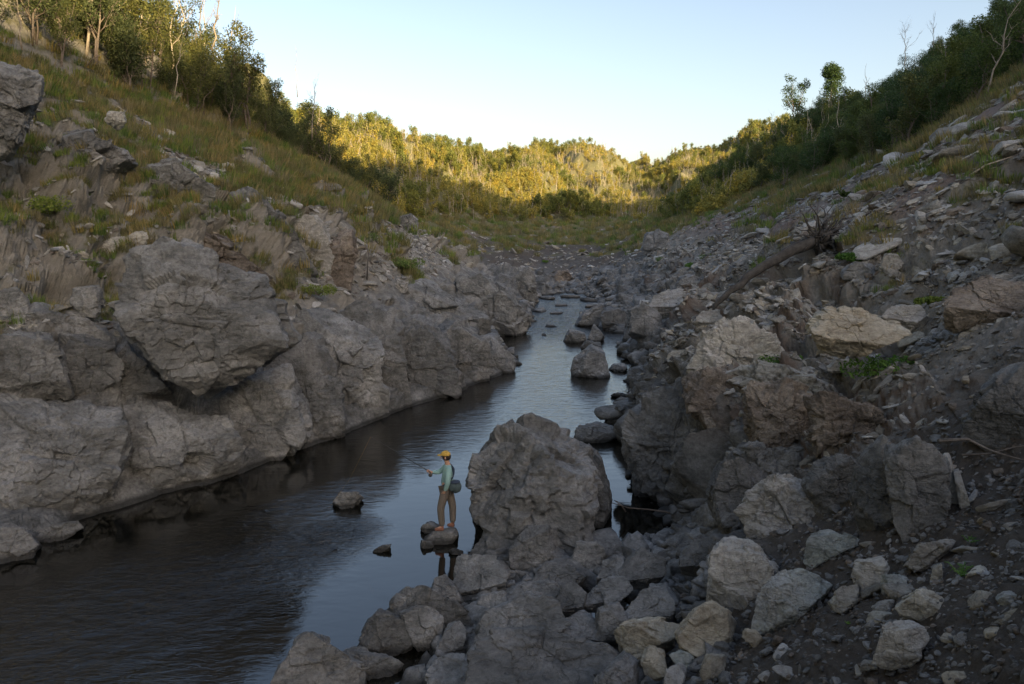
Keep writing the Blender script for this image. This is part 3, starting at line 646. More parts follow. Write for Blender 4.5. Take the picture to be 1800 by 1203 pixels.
# right bank blocks
for lab, poly, mt, th in [
 ('tall rounded rock left of the pair of standing slabs', [(1500, 870), (1510, 808), (1548, 768), (1574, 790), (1590, 925), (1550, 948), (1515, 915)], 'rock', .8),
 ('big triangular standing slab with pale upper edge', [(1556, 815), (1566, 775), (1600, 765), (1652, 790), (1684, 890), (1664, 935), (1600, 955), (1575, 905)], 'rock', .7),
 ('thin upright sliver right of the triangular standing slab', [(1652, 800), (1668, 796), (1692, 880), (1684, 894), (1668, 876)], 'rock_pale', 1.2),
 ('second thin sliver leaning on the rocks right of the slabs', [(1676, 830), (1686, 826), (1708, 888), (1700, 900), (1688, 885)], 'rock_pale', 1.2),
 ('dark block with white flakes left of the tall rounded rock', [(1412, 850), (1438, 800), (1500, 808), (1514, 830), (1502, 888), (1440, 898)], 'rock', .8),
 ('rough pale outcrop block above the path bend', [(1296, 900), (1338, 850), (1390, 834), (1424, 850), (1444, 905), (1402, 955), (1330, 952)], 'rock_pale', .8),
 ('dark boulder beside the pool under the red cliff', [(1248, 868), (1264, 820), (1300, 812), (1352, 830), (1344, 884), (1310, 910), (1265, 906)], 'rock', .9),
 ('bulging dark rock face rising from the pool', [(1108, 800), (1100, 758), (1138, 690), (1200, 676), (1232, 730), (1258, 840), (1236, 890), (1150, 862), (1120, 840)], 'rock', .8),
 ('rust-stained jagged cliff block nearest the river, overhanging the gully', [(1196, 668), (1240, 650), (1318, 662), (1335, 720), (1318, 778), (1262, 764), (1215, 722)], 'rock_brown', .7),
 ('middle rust-stained cliff block, cracked and hanging over shadow', [(1312, 672), (1380, 676), (1432, 700), (1440, 770), (1400, 806), (1340, 790), (1308, 740)], 'rock_brown', .7),
 ('farthest right rust-stained cliff block beside the standing slabs', [(1420, 700), (1480, 700), (1540, 722), (1552, 780), (1500, 806), (1440, 800)], 'rock_brown', .7),
 ('dark grey block tucked under the rust-stained cliff', [(1290, 800), (1330, 780), (1410, 790), (1420, 830), (1360, 850), (1300, 835)], 'rock', .8),
 ('flat grey ledge capping the rust-stained cliff', [(1250, 668), (1300, 640), (1420, 655), (1500, 690), (1440, 706), (1330, 690)], 'rock_pale', .8),
 ('pale smooth slab sloping up to the log tip', [(1220, 566), (1235, 549), (1260, 544), (1278, 552), (1256, 571), (1230, 575)], 'rock_pale', .9),
 ('large tan slab lying flat on the right slope, cracked across', [(1424, 574), (1442, 554), (1490, 541), (1548, 554), (1604, 585), (1562, 604), (1500, 622), (1450, 604)], 'rock_ochre', .8),
 ('grey boulder behind the large tan slab', [(1550, 562), (1570, 540), (1620, 538), (1630, 556), (1592, 584)], 'rock_pale', .9),
 ('small pale wedge stone in the grass below the tan slab', [(1454, 644), (1480, 624), (1504, 630), (1502, 648), (1462, 652)], 'rock_pale', 1),
 ('long ledge block high at the right picture edge', [(1666, 565), (1674, 510), (1740, 488), (1830, 495), (1840, 555), (1720, 578)], 'rock_brown', .7),
 ('grey boulder above the log beside the bright green clump', [(1478, 480), (1500, 462), (1530, 462), (1545, 478), (1520, 490), (1490, 490)], 'rock', .9),
 ('whitish stone right of the boulder above the log', [(1546, 470), (1556, 448), (1575, 448), (1588, 466), (1570, 480)], 'rock_pale', .9),
 ('pale boulder behind the roots of the fallen log', [(1405, 412), (1412, 398), (1432, 392), (1440, 404), (1425, 416)], 'rock_pale', .9),
 ('dark slab of rock jutting under the right ledge block', [(1690, 760), (1720, 700), (1800, 640), (1850, 650), (1860, 780), (1760, 800)], 'rock', .7),
 ('grey spur of bedrock above the gully, facing the river', [(1215, 655), (1240, 590), (1300, 560), (1370, 590), (1400, 660), (1330, 690), (1250, 690)], 'rock_pale', .7),
 ]:
    fl = (-.1, -.62, .78, .26) if 'large tan slab' in lab else (-.2, -.6, .77, .3) if 'smooth slab sloping' in lab or 'ledge block high' in lab else None
    B('boulder', lab, poly, mt, thick=th, flat=fl, Y=14.6 if 'large tan' in lab else None, rough=1.7 if 'rust' in lab or 'bulging' in lab or 'spur' in lab or 'outcrop' in lab else 1.1)
for lab, poly, mt, th in [
 ('knobbly outcrop block high on the left slope at the picture edge', [(-40, 200), (-20, 120), (30, 105), (75, 118), (80, 160), (60, 200), (40, 262), (-20, 280)], 'rock', .8),
 ('grey boulder on the left slope right of the knobbly outcrop', [(185, 210), (195, 196), (218, 198), (222, 215), (205, 226)], 'rock_pale', .9),
 ('flat grey outcrop beneath the left grass slope', [(80, 300), (100, 262), (160, 255), (215, 268), (240, 290), (180, 310), (120, 312)], 'rock', .7),
 ('pale flat slab just above the great leaning slab', [(180, 450), (185, 430), (215, 415), (250, 412), (262, 425), (220, 445)], 'rock_pale', .8),
 ('dark crag standing at the end of the left outcrop', [(575, 480), (580, 425), (600, 400), (620, 405), (628, 450), (615, 500), (590, 505)], 'rock_brown', .9),
 ('pale block on the left cliff top beside the grass', [(690, 505), (700, 492), (715, 495), (712, 512), (698, 516)], 'rock_pale', .9),
 ('jutting dark rock at the end of the left spur', [(702, 400), (706, 380), (722, 378), (736, 392), (730, 408), (712, 410)], 'rock', .9),
 ('black rock knob beside the far end of the river', [(905, 520), (908, 478), (925, 466), (940, 480), (943, 515), (925, 528)], 'rock', .9),
 ('square grey boulder on the far bank above the river bend', [(975, 492), (980, 478), (998, 475), (1006, 490), (990, 496)], 'rock_brown', .9),
 ('dark crag in the gully at the head of the valley', [(1128, 440), (1135, 412), (1158, 404), (1175, 418), (1172, 436), (1150, 444)], 'rock', .9),
 ]:
    B('boulder', lab, poly, mt, thick=th, Y=(24 if 'knobbly' in lab else None), rough=1.9)

for lab, poly, Y_ in [('pale sunlit outcrop high on the far left hillside', [(638, 240), (650, 230), (668, 234), (690, 256), (688, 280), (658, 276), (642, 262)], 178), ('small pale sunlit outcrop below and right of the high one', [(692, 262), (704, 258), (712, 275), (706, 300), (694, 296)], 182), ('low pale sunlit outcrop on the far left hillside', [(648, 285), (668, 280), (678, 300), (664, 312), (650, 306)], 165)]:
    B('rock_outcrop', lab, poly, 'rock_ochre', thick=.7, Y=Y_, cat='rock outcrop', rough=1.6)
# ------------------------------------------------------------------ scattering on the terrain
LM = [(960, 850, 'the huge boulder'), (785, 945, 'the fisherman stone'), (345, 560, 'the great leaning slab'), (155, 530, 'the wedge-shaped boulder on the left'), (1040, 642, 'the midstream boulder'),
 (1035, 558, 'the wedge boulder at the rapids'), (1175, 530, 'the pale perched boulder'), (1500, 580, 'the large tan slab'), (1340, 480, 'the fallen log'), (1450, 415, 'the log roots'), (1494, 458, 'the bright green cushion shrub'),
 (1740, 530, 'the long ledge block'), (1370, 740, 'the rust-stained cliff block'), (1620, 850, 'the standing slabs'), (1240, 1105, 'the round yellowish boulder'), (960, 1160, 'the broad cracked slab'), (1130, 995, 'the diamond-shaped slab'),
 (895, 1100, 'the big smooth sloping boulder'), (840, 1010, 'the large square boulder'), (1310, 1000, 'the pale-topped block'), (1065, 760, 'the low flat rock'), (1492, 345, 'the dark round shrub on the scree'), (600, 450, 'the dark crag on the left'),
 (145, 478, 'the green shrub by the leaning slab'), (335, 402, 'the green shrub on the left outcrop'), (30, 180, 'the knobbly outcrop'), (205, 210, 'the grey boulder by the knobbly outcrop'), (705, 500, 'the pale cliff-top block'), (722, 395, 'the rock ending the left spur'),
 (885, 455, 'the leaning post'), (645, 470, 'the bare stake'), (925, 495, 'the black rock knob'), (1215, 470, 'the green clump on pink scree'), (990, 487, 'the square boulder on the far bank'), (1640, 535, 'the grassy clump by the ledge'),
 (523, 120, 'the lone slender dead tree'), (548, 190, 'the twiggy pale dead tree'), (372, 40, 'the tallest forked dead tree'), (308, 110, 'the bent pale trunk'), (38, 30, 'the stout bare trunk'), (1462, 150, 'the rounded skyline eucalypt'), (1395, 180, 'the ragged skyline eucalypt'),
 (1590, 80, 'the spreading dead tree'), (1640, 50, 'the wispy bare tree'), (1150, 420, 'the dark crag at the valley head')]
ORD = ['nearest', 'second nearest', 'third nearest', 'fourth nearest', 'fifth nearest', 'sixth nearest', 'seventh nearest', 'eighth nearest']
COUNTED = {}
def to_px(p):
    d_ = p[1]*CT+(H-p[2])*ST; return 900+F*p[0]/d_, 601.5-F*((p[2]-H)*CT+p[1]*ST)/d_
def label_near(noun, items):      # items: (object, point, adjective)
    b = {}
    for o, p, adj in items:
        x, y = to_px(p)
        if not (0 < x < 1800 and 0 < y < 1203): continue
        k = min(range(len(LM)), key=lambda i: (LM[i][0]-x)**2+(LM[i][1]-y)**2); dx, dy = x-LM[k][0], y-LM[k][1]
        side = ('right of' if dx > 0 else 'left of') if abs(dx) > abs(dy) else ('below' if dy > 0 else 'above')
        b.setdefault((k, side, adj), []).append((dx*dx+dy*dy, o))
    for (k, side, adj), l in b.items():
        l.sort(key=lambda t: t[0])
        for i, (_, o) in enumerate(l[:8]):
            o['label'] = '%s %s %s %s%s' % (adj, noun, side, LM[k][2], '' if len(l) == 1 else ', '+ORD[i]+' to it')
PG = PD.reshape(NR, NC, 3); NG = n3.reshape(NR, NC, 3)
area = np.linalg.norm(np.cross(np.gradient(PG, axis=1).reshape(-1, 3), np.gradient(PG, axis=0).reshape(-1, 3)), axis=1)
pxs = 900+F*PD[:, 0]/(PD[:, 1]*CT+(H-PD[:, 2])*ST); dep = PD[:, 1]*CT+(H-PD[:, 2])*ST
pys = 601.5-F*((PD[:, 2]-H)*CT+PD[:, 1]*ST)/dep
inv = (pxs > -140) & (pxs < 1940) & (pys < 1330) & (pys > -200)
edge = np.zeros((NR, NC), bool); edge[2:-2, 2:-2] = True; edge = edge.ravel()
def pick(w, n, seed):
    w = np.where(inv & edge, w, 0)*area; w = w/w.sum(); r_ = np.random.default_rng(seed); return r_.choice(len(w), n, p=w)
def inst_object(name, idx, protos, sc, normal_align=.0, zoff=0., tilt=0., label=None, cat=None, seed=1, kind='stuff', flat=1.):
    r_ = np.random.default_rng(seed); n = len(idx); pts = PD[idx] + r_.normal(0, .02, (n, 3)); pts[:, 2] += zoff
    m = bpy.data.meshes.new(name); m.vertices.add(n); m.vertices.foreach_set('co', pts.astype(np.float32).ravel())
    rot = np.zeros((n, 3), np.float32)
    nn = n3[idx]; 
    for k in range(n):
        q = Euler((r_.normal(0, tilt) if tilt else 0, r_.normal(0, tilt) if tilt else 0, r_.uniform(0, 6.283))).to_quaternion()
        if normal_align: 
            v = Vector(nn[k])*normal_align+Vector((0, 0, 1-normal_align)); q = v.to_track_quat('Z', 'Y') @ q
        rot[k] = q.to_euler()
    a = m.attributes.new('rot', 'FLOAT_VECTOR', 'POINT'); a.data.foreach_set('vector', rot.ravel())
    a = m.attributes.new('scl', 'FLOAT', 'POINT'); a.data.foreach_set('value', np.asarray(sc, np.float32))
    a = m.attributes.new('pick', 'INT', 'POINT'); a.data.foreach_set('value', r_.integers(0, len(protos), n).astype(np.int32))
    o = link(name, m)
    c = bpy.data.collections.new(name+'_kinds')
    for p_ in protos: c.objects.link(p_)
    ng = bpy.data.node_groups.new(name+'_scatter', 'GeometryNodeTree')
    ng.interface.new_socket('Geometry', in_out='INPUT', socket_type='NodeSocketGeometry'); ng.interface.new_socket('Geometry', in_out='OUTPUT', socket_type='NodeSocketGeometry')
    N = ng.nodes; gi = N.new('NodeGroupInput'); go = N.new('NodeGroupOutput'); ip = N.new('GeometryNodeInstanceOnPoints'); ci = N.new('GeometryNodeCollectionInfo')
    ci.inputs['Collection'].default_value = c; ci.inputs['Separate Children'].default_value = True; ci.inputs['Reset Children'].default_value = True
    def attr(nm, ty):
        x = N.new('GeometryNodeInputNamedAttribute'); x.data_type = ty; x.inputs[0].default_value = nm
        return [s_ for s_ in x.outputs if s_.enabled and s_.name == 'Attribute'][0]
    L = ng.links.new
    L(gi.outputs[0], ip.inputs['Points']); L(ci.outputs[0], ip.inputs['Instance']); ip.inputs['Pick Instance'].default_value = True
    L(attr('pick', 'INT'), ip.inputs['Instance Index']); L(attr('rot', 'FLOAT_VECTOR'), ip.inputs['Rotation']); L(attr('scl', 'FLOAT'), ip.inputs['Scale'])
    L(ip.outputs[0], go.inputs[0])
    md = o.modifiers.new('scatter', 'NODES'); md.node_group = ng
    tag(o, label, cat, None, kind); return o
def proto(name, mesh): return bpy.data.objects.new(name, mesh)
def stone_mesh(name, seed, mat, dims, sub=3):
    rs = np.random.default_rng(seed); V, Fc = ico(sub); k = 8
    N = rs.normal(size=(k, 3)); N /= np.linalg.norm(N, axis=1)[:, None]; N = np.vstack([N, [[0, 0, 1], [0, 0, -1]]]); D = rs.uniform(.45, .95, k+2)
    q = (V@N.T)/D[None]; r = 1/((np.maximum(q, 1e-4)**60).sum(1))**(1/60)
    r = np.minimum(r, 1.45); Pq = V*r[:, None]; Pq += V*(.05*fbm(Pq*2.2+seed, 4, seed)+.05*cells(Pq*2.5+seed, seed)[0])[:, None]
    return mesh_np(name, Pq*np.array(dims), Fc, M[mat], smoothf=False if sub < 3 else True)
print('stones')
shards = [proto('shard', stone_mesh('shard', 70+i, m, d, 2)) for i, (m, d) in enumerate([('rock_shard', (.5, .36, .14)), ('rock_pale', (.5, .3, .12)), ('rock_shard', (.42, .36, .22)), ('rock_pale', (.45, .4, .16)), ('rock_ochre', (.45, .33, .15)), ('rock_brown', (.4, .3, .2)), ('rock_shard', (.5, .4, .25))])]
gravel = [proto('chip', stone_mesh('chip', 170+i, m, d, 2)) for i, (m, d) in enumerate([('rock', (.5, .36, .2)), ('rock_brown', (.5, .4, .25)), ('rock', (.5, .3, .14)), ('rock', (.42, .36, .3))])]
lows = [proto('cobble', stone_mesh('cobble', 270+i, 'rock', d, 3)) for i, d in enumerate([(.5, .42, .34), (.5, .36, .3), (.46, .44, .4), (.5, .3, .26)])]
view = 1/np.clip(dep, 6, 200)**1.35
rub = ((~leftside)*smooth(1.5, 4, z)*(1-smooth(13, 15, z))*(1-.85*grass)*(1-.6*earth)*smooth(-.7, .2, big+.2) + leftside*smooth(3.2, 5, z)*(1-smooth(10, 13, z))*(1-.85*grass)*.8)*near*flat
rs_ = np.random.default_rng(3)
ix = pick(rub*view*(1-path), 30000, 5); inst_object('rubble', ix, shards, rs_.lognormal(-2.0, .55, len(ix))*np.clip(dep[ix]/18, .55, 1.8), .7, 0., .3, seed=2)
ix = pick((rub*.5+path*(ysm < 16)*1.2)*view, 16000, 6); inst_object('gravel', ix, gravel, rs_.lognormal(-2.6, .5, len(ix))*np.clip(dep[ix]/12, .6, 3), .7, 0., .3, seed=3)
lowm = (~leftside)*(z > -.1)*(z < 1.6)*near + leftside*(z > -.1)*(z < 1.3)*(ysm > 40)*near*.5
ix = pick(lowm*view*flat, 5000, 7); inst_object('cobbles', ix, lows, rs_.lognormal(-1.0, .45, len(ix))*np.clip(dep[ix]/22, .55, 1.7), .4, 0., .3, seed=4)
fl = (1-near)*(z < 10)*(pxs > 700)*(pxs < 1300)
ix = pick(fl*view*(1-.8*grass), 3500, 8); inst_object('far_rubble', ix, shards, rs_.lognormal(-.6, .5, len(ix)), .6, 0., .3, seed=5)
for k_ in range(9): q_ = ground_hit(1256+22*k_, 545-14*k_); CENTRES.append((q_[0], q_[1], .7))
# individual loose rocks: large enough to pick out
def scatter_things(name, protos, w, n, seed, smin, smax, label, cat, group, align=.4, tiltv=.3, mind=1.2):
    idx = pick(w, n*12, seed); r_ = np.random.default_rng(seed+1); placed = []; made = []
    for i in idx:
        p = PD[i]; sc = r_.uniform(smin, smax)
        if any((p[0]-c[0])**2+(p[1]-c[1])**2 < (c[2]*.8+sc*.4)**2 for c in CENTRES): continue
        if any((p[0]-q[0])**2+(p[1]-q[1])**2 < (mind*.45*(sc+q[3]))**2 for q in placed): continue
        placed.append((*p, sc))
        q = Vector(n3[i]*align+np.array([0, 0, 1-align])).to_track_quat('Z', 'Y') @ Euler((r_.normal(0, tiltv), r_.normal(0, tiltv), r_.uniform(0, 6.28))).to_quaternion()
        m = protos[r_.integers(len(protos))]; px_ = sc/p[1]*F
        hue = {'grey_rock': 'grey', 'pale_dry_rock': 'pale', 'ochre_rock': 'ochre', 'brown_stained_rock': 'brown', 'olive_grey_rock': 'olive-grey'}[m.materials[0].name]
        o = link(name, m, loc=tuple(p), rot=q.to_euler(), scale=(sc,)*3); tag(o, label, cat, group); made.append((o, p, ('small ' if px_ < 22 else 'mid-sized ' if px_ < 45 else 'large ')+hue))
        if len(placed) >= n: break
    label_near(cat, made)
    return placed
loose = [stone_mesh('loose_rock', 400+i, m, d, 4) for i, (m, d) in enumerate([('rock', (.5, .42, .34)), ('rock', (.5, .36, .3)), ('rock', (.46, .44, .4)), ('rock', (.5, .35, .22))])]
loose_p = [stone_mesh('slope_rock', 440+i, m, d, 4) for i, (m, d) in enumerate([('rock_pale', (.5, .42, .2)), ('rock_pale', (.5, .3, .2)), ('rock_shard', (.5, .42, .3)), ('rock_ochre', (.5, .35, .18))])]
scatter_things('boulder', loose, (~leftside)*(z > -.15)*(z < 1.7)*(ysm > 22)*near*view, 110, 31, .5, 1.5, 'one of the grey rocks strewn along the right water edge upstream of the cliff', 'boulder', 'rocks strewn along the right water edge', mind=.9)
scatter_things('boulder', loose, (~leftside)*(z > .1)*(z < 1.8)*(ysm < 17)*(pxs > 800)*(pxs < 1320)*view, 70, 33, .25, .75, 'one of the dark stones filling the gaps in the near boulder pile', 'boulder', 'dark stones filling gaps in the near pile', mind=.8)
scatter_things('stone', loose_p, (~leftside)*(z > 3.5)*(z < 12.5)*near*(ysm > 14)*view, 100, 35, .4, 1.3, 'one of the weathered stones lying loose on the right slope', 'stone', 'stones loose on the right slope', mind=1.2)
scatter_things('stone', loose_p, leftside*(z > 3.2)*(z < 12)*near*view, 90, 37, .4, 1.2, 'one of the weathered stones lying loose on the left slope', 'stone', 'stones loose on the left slope', mind=1.2)

scatter_things('stone', loose_p, path*(ysm < 13)*(z > 2.2)*view, 70, 39, .10, .34, 'one of the small pale stones scattered on the dirt path', 'stone', 'small stones on the dirt path', mind=1.5)
for lab, x_, y_, s_ in [('low wet rock in the middle of the far rapids', 985, 538, 1.0), ('dark wet rock left of the wedge boulder at the rapids', 978, 552, .8), ('wet rock under the left wall of the far rapids', 948, 548, 1.2), ('small rock at the very head of the rapids', 1002, 524, 1.3),
 ('long low rock across the head of the rapids', 965, 526, 1.6), ('rock at the right head of the rapids', 1034, 530, 1.5), ('small wet rock just left of the pointed shallows rock', 968, 575, .6), ('tiny wet rock in the shallows below the rapids', 955, 590, .5), ('dark rock behind the wedge boulder in the rapids', 1046, 540, 1.4)]:
    g_ = ground_hit(x_, y_, 0.); o = link('stone', loose[(x_*7) % 4], loc=(g_[0], g_[1], .02*s_), rot=(0, 0, x_*.37), scale=(s_*1.2, s_*.9, s_*.8)); tag(o, lab, 'stone', 'wet rocks in the rapids')
# ------------------------------------------------------------------ grass
print('plants')
def tuft(name, seed, mat, n, h, spread, w):
    r_ = np.random.default_rng(seed); V = []; Fc = []
    for k in range(n):
        a = r_.uniform(0, 6.283); r0_ = spread*math.sqrt(r_.uniform())*.6; l = h*r_.uniform(.55, 1.1); lean = r_.uniform(.1, .75)*l*.6
        b = np.array([math.cos(a)*r0_, math.sin(a)*r0_, -.03]); d = np.array([math.cos(a+r_.normal(0, .5)), math.sin(a+r_.normal(0, .5)), 0]); sd = np.array([-d[1], d[0], 0])*w
        o = len(V); V += [b-sd, b+sd, b+d*lean*.4+[0, 0, l*.6]-sd*.7, b+d*lean*.4+[0, 0, l*.6]+sd*.7, b+d*lean+[0, 0, l*.95]]
        Fc += [(o, o+1, o+3, o+2), (o+2, o+3, o+4, o+4)]
    return proto(name, mesh_np(name, np.array(V), np.array(Fc), M[mat], True)) if False else (V, Fc)
def mk_tuft(name, *a):
    V, Fc = tuft(name, *a); b = MB(); b.add(V, Fc); return proto(name, b.mesh(name, M[a[1]], True))
tg = [mk_tuft('tuft', 1, 'grass', 60, .32, .5, .010), mk_tuft('tuft', 2, 'grass', 60, .42, .5, .010), mk_tuft('tuft', 3, 'grass_dry', 45, .5, .45, .008), mk_tuft('tuft', 4, 'grass_green', 60, .26, .5, .012), mk_tuft('tuft', 5, 'grass_green', 60, .36, .5, .011)]
gm = grass*near*((leftside)*(z > 3.0)+(~leftside)*(z > 4.5)*.6)*(1-smooth(13.5, 16, z)*.7)
ix = pick(gm*view, 11000, 41); inst_object('slope_grass', ix, tg, rs_.uniform(.6, 1.3, len(ix))*np.clip(dep[ix]/30, .6, 1.7), .35, 0., .1, seed=6)
gfm = (1-near)*grass*(z < 11)*(pxs > 650)*(pxs < 1330)
ix = pick(gfm*view, 3500, 42); inst_object('valley_grass', ix, tg, rs_.uniform(1.5, 2.8, len(ix)), .3, 0., .1, seed=7)

# ------------------------------------------------------------------ trees and shrubs
def leaf_cloud(centers, radii, n, size, seed, droop=.0, flat=.75):
    r_ = np.random.default_rng(seed); centers = np.array(centers); radii = np.array(radii)
    pr = radii**2; pr = pr/pr.sum(); ci = r_.choice(len(centers), n, p=pr)
    d = r_.normal(size=(n, 3)); d /= np.linalg.norm(d, axis=1)[:, None]; rad = radii[ci]*r_.uniform(.35, 1.0, n)**.6
    c = centers[ci]+d*rad[:, None]*np.array([1, 1, flat])
    a = r_.normal(size=(n, 3)); a[:, 2] -= droop; a /= np.linalg.norm(a, axis=1)[:, None]
    b = np.cross(a, r_.normal(size=(n, 3))); b /= np.linalg.norm(b, axis=1)[:, None]
    s_ = size*r_.uniform(.6, 1.4, n)[:, None]
    V = np.stack([c-a*s_, c+b*s_*.45, c+a*s_, c-b*s_*.45], 1).reshape(-1, 3); Fc = np.arange(n*4).reshape(n, 4)
    return V, Fc
def limbs(mb, seed, h, r0_, nb, spread, up=.6, bend=.12, twig=2, n=6, start=.3):
    r_ = np.random.default_rng(seed); k = 7
    pts = [np.array([0, 0, -.3])]; dx = r_.normal(0, bend, 2)
    for i in range(1, k+1): pts.append(np.array([dx[0]*h*(i/k)**1.5+r_.normal(0, .02*h), dx[1]*h*(i/k)**1.5+r_.normal(0, .02*h), h*i/k]))
    mb.tube(pts, [r0_*(1-.85*i/k) for i in range(k+1)], n)
    ends = [pts[-1]]
    for j in range(nb):
        t = r_.uniform(start, .97); i = min(int(t*k), k-1); b = pts[i]+(pts[i+1]-pts[i])*(t*k-i)
        a = r_.uniform(0, 6.283); L = spread*r_.uniform(.5, 1.1)*(1.25-t*.8); d = np.array([math.cos(a), math.sin(a), up*r_.uniform(.6, 1.8)]); d /= np.linalg.norm(d)
        q = [b]; 
        for m_ in range(1, 5): q.append(q[-1]+d*L/4+r_.normal(0, .05*L, 3)+np.array([0, 0, .035*L*m_]))
        rb = r0_*(1-.85*t)*.62; mb.tube(q, [rb*(1-.2*m_) for m_ in range(5)], max(n-2, 4)); ends.append(q[-1]); ends.append(q[-2])
        for w_ in range(twig):
            s0 = q[r_.integers(1, 4)]; dd = d+r_.normal(0, .6, 3); dd /= np.linalg.norm(dd); e = s0+dd*L*r_.uniform(.25, .5)
            mid = (s0+e)/2+r_.normal(0, .04*L, 3); mb.tube([s0, mid, e], [rb*.5, rb*.35, rb*.12], 4); ends.append(e)
    return ends
def tree_kind(seed, h, crown_r, nleaf, leafsize, mat, nb=9, spread=1.2, stems=1, start=.3, up=.7, fl=.8):
    tb = MB(); ends = []
    r_ = np.random.default_rng(seed)
    for s_ in range(stems):
        mb = MB(); e = limbs(mb, seed*5+s_, h*r_.uniform(.8, 1.), .021*h/max(stems**.5, 1), nb, spread, up, .22 if stems > 1 else .08, 2, 5, start)
        off = np.array([r_.normal(0, .2), r_.normal(0, .2), 0]) if stems > 1 else np.zeros(3)
        tb.add([np.array(v)+off for v in mb.V], mb.F); ends += [x+off for x in e]
    rad = [crown_r*r_.uniform(.55, 1.15) for _ in ends]
    V, Fc = leaf_cloud(ends, rad, nleaf, leafsize, seed+3, .6, fl)
    return tb.mesh('trunk', M['bark'], True), mesh_np('crown', V, Fc, M[mat], False)
def dead_kind(seed, h, nb, spread, r0_=.07, twig=4, up=1.0):
    mb = MB(); limbs(mb, seed, h, r0_, nb, spread, up, .10, twig, 6, .2); return mb.mesh('dead_tree', M['bark_dead'], True)
euc = [tree_kind(500+i, h, cr, 4600, .065, 'leaf_euc', nb, sp, st, .12, .9, 1.0) for i, (h, cr, nb, sp, st) in enumerate([(4.6, .42, 9, 1.3, 3), (5.4, .42, 10, 1.4, 2), (3.8, .4, 8, 1.2, 4), (5.0, .38, 11, 1.4, 3), (2.6, .42, 8, 1.0, 4)])]
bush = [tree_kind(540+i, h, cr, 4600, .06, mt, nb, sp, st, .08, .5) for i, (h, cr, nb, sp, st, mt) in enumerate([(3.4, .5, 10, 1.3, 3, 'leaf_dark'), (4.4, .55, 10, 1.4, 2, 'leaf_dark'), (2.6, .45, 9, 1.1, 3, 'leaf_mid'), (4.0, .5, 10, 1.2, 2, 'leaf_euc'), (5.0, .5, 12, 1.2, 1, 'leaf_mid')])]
dead = [dead_kind(580+i, h, nb, sp, r_, 4) for i, (h, nb, sp, r_) in enumerate([(6.0, 7, 1.4, .06), (7.5, 9, 1.5, .07), (5.0, 8, 1.6, .05), (4.0, 5, 1.2, .04), (6.5, 4, .9, .06)])]
def place_tree(kind, p, rz, s_, name, label, cat, group):
    e = bpy.data.objects.new(name, None); COL.objects.link(e); e.location = tuple(p); e.rotation_euler = (random.gauss(0, .05), random.gauss(0, .05), rz); e.scale = (s_,)*3
    e.empty_display_size = .2; tag(e, label, cat, group)
    for nm, m in zip(('trunk', 'crown'), kind): link(nm, m, parent=e)
    return e
def forest(w, n, seed, kinds, smin, smax, name, label, cat, group, mind=1.1, zoff=-.1, deadmesh=False, ymax=999):
    idx = pick(w, n*8, seed); r_ = np.random.default_rng(seed+1); placed = []; made = []
    for i in idx:
        p = PD[i]; 
        if any((p[0]-q[0])**2+(p[1]-q[1])**2 < mind**2 for q in placed): continue
        placed.append(p); s_ = r_.uniform(smin, smax); k = kinds[r_.integers(len(kinds))]; q = p+np.array([0, 0, zoff])
        if deadmesh:
            o = link(name, k, loc=tuple(q), rot=(r_.normal(0, .14), r_.normal(0, .14), r_.uniform(0, 6.28)), scale=(s_,)*3); tag(o, label, cat, group)
        else: o = place_tree(k, q, r_.uniform(0, 6.28), s_, name, label, cat, group)
        hh_ = s_*(k.vertices and 5.)*1. if deadmesh else s_*5.; made.append((o, p+np.array([0, 0, 2.]), 'short' if s_ < .8 else 'tall' if s_ > 1.1 else 'middling'))
        if len(placed) >= n: break
    label_near({'eucalypt': 'eucalypt', 'dead_tree': 'bare tree', 'bushy_tree': 'bushy tree'}[name], made)
    return placed
L4x = rx(L4, PD[:, 1]); R4x = rx(R4, PD[:, 1]); L4z = np.interp(PD[:, 1], L4[0], L4[2])
tl = leftside*smooth(.6, -.6, PD[:, 0]-L4x-.6*big)*near*(z > 8)
tr_ = (~leftside)*smooth(-1.2, .8, PD[:, 0]-R4x+1.5*big)*(PD[:, 1] < 190)*(PD[:, 0] < 90)
vt = 1/np.clip(dep, 20, 200)
FV = smooth(-250, 0, pxs)*smooth(2050, 1850, pxs)*(pys > -160)
forest(tl*FV*(z < 25)*vt, 285, 61, euc, .5, 1.25, 'eucalypt', 'one of the leafy eucalypts crowding the ridge above the left grass slope', 'tree', 'eucalypts on the left ridge', 1.0)
forest(tl*FV*(z > 15)*vt, 130, 63, dead, .6, 1.35, 'dead_tree', 'one of the bare bleached trees standing among the left ridge eucalypts', 'dead tree', 'dead trees on the left ridge', .9, deadmesh=True)
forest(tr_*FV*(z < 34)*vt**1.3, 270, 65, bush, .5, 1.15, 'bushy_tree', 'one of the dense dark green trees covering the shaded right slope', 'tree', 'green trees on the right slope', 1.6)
forest(tr_*FV*vt, 90, 67, dead, .5, 1.0, 'dead_tree', 'one of the bare grey branches poking from the right slope trees', 'dead tree', 'dead trees on the right slope', 1.5, deadmesh=True)
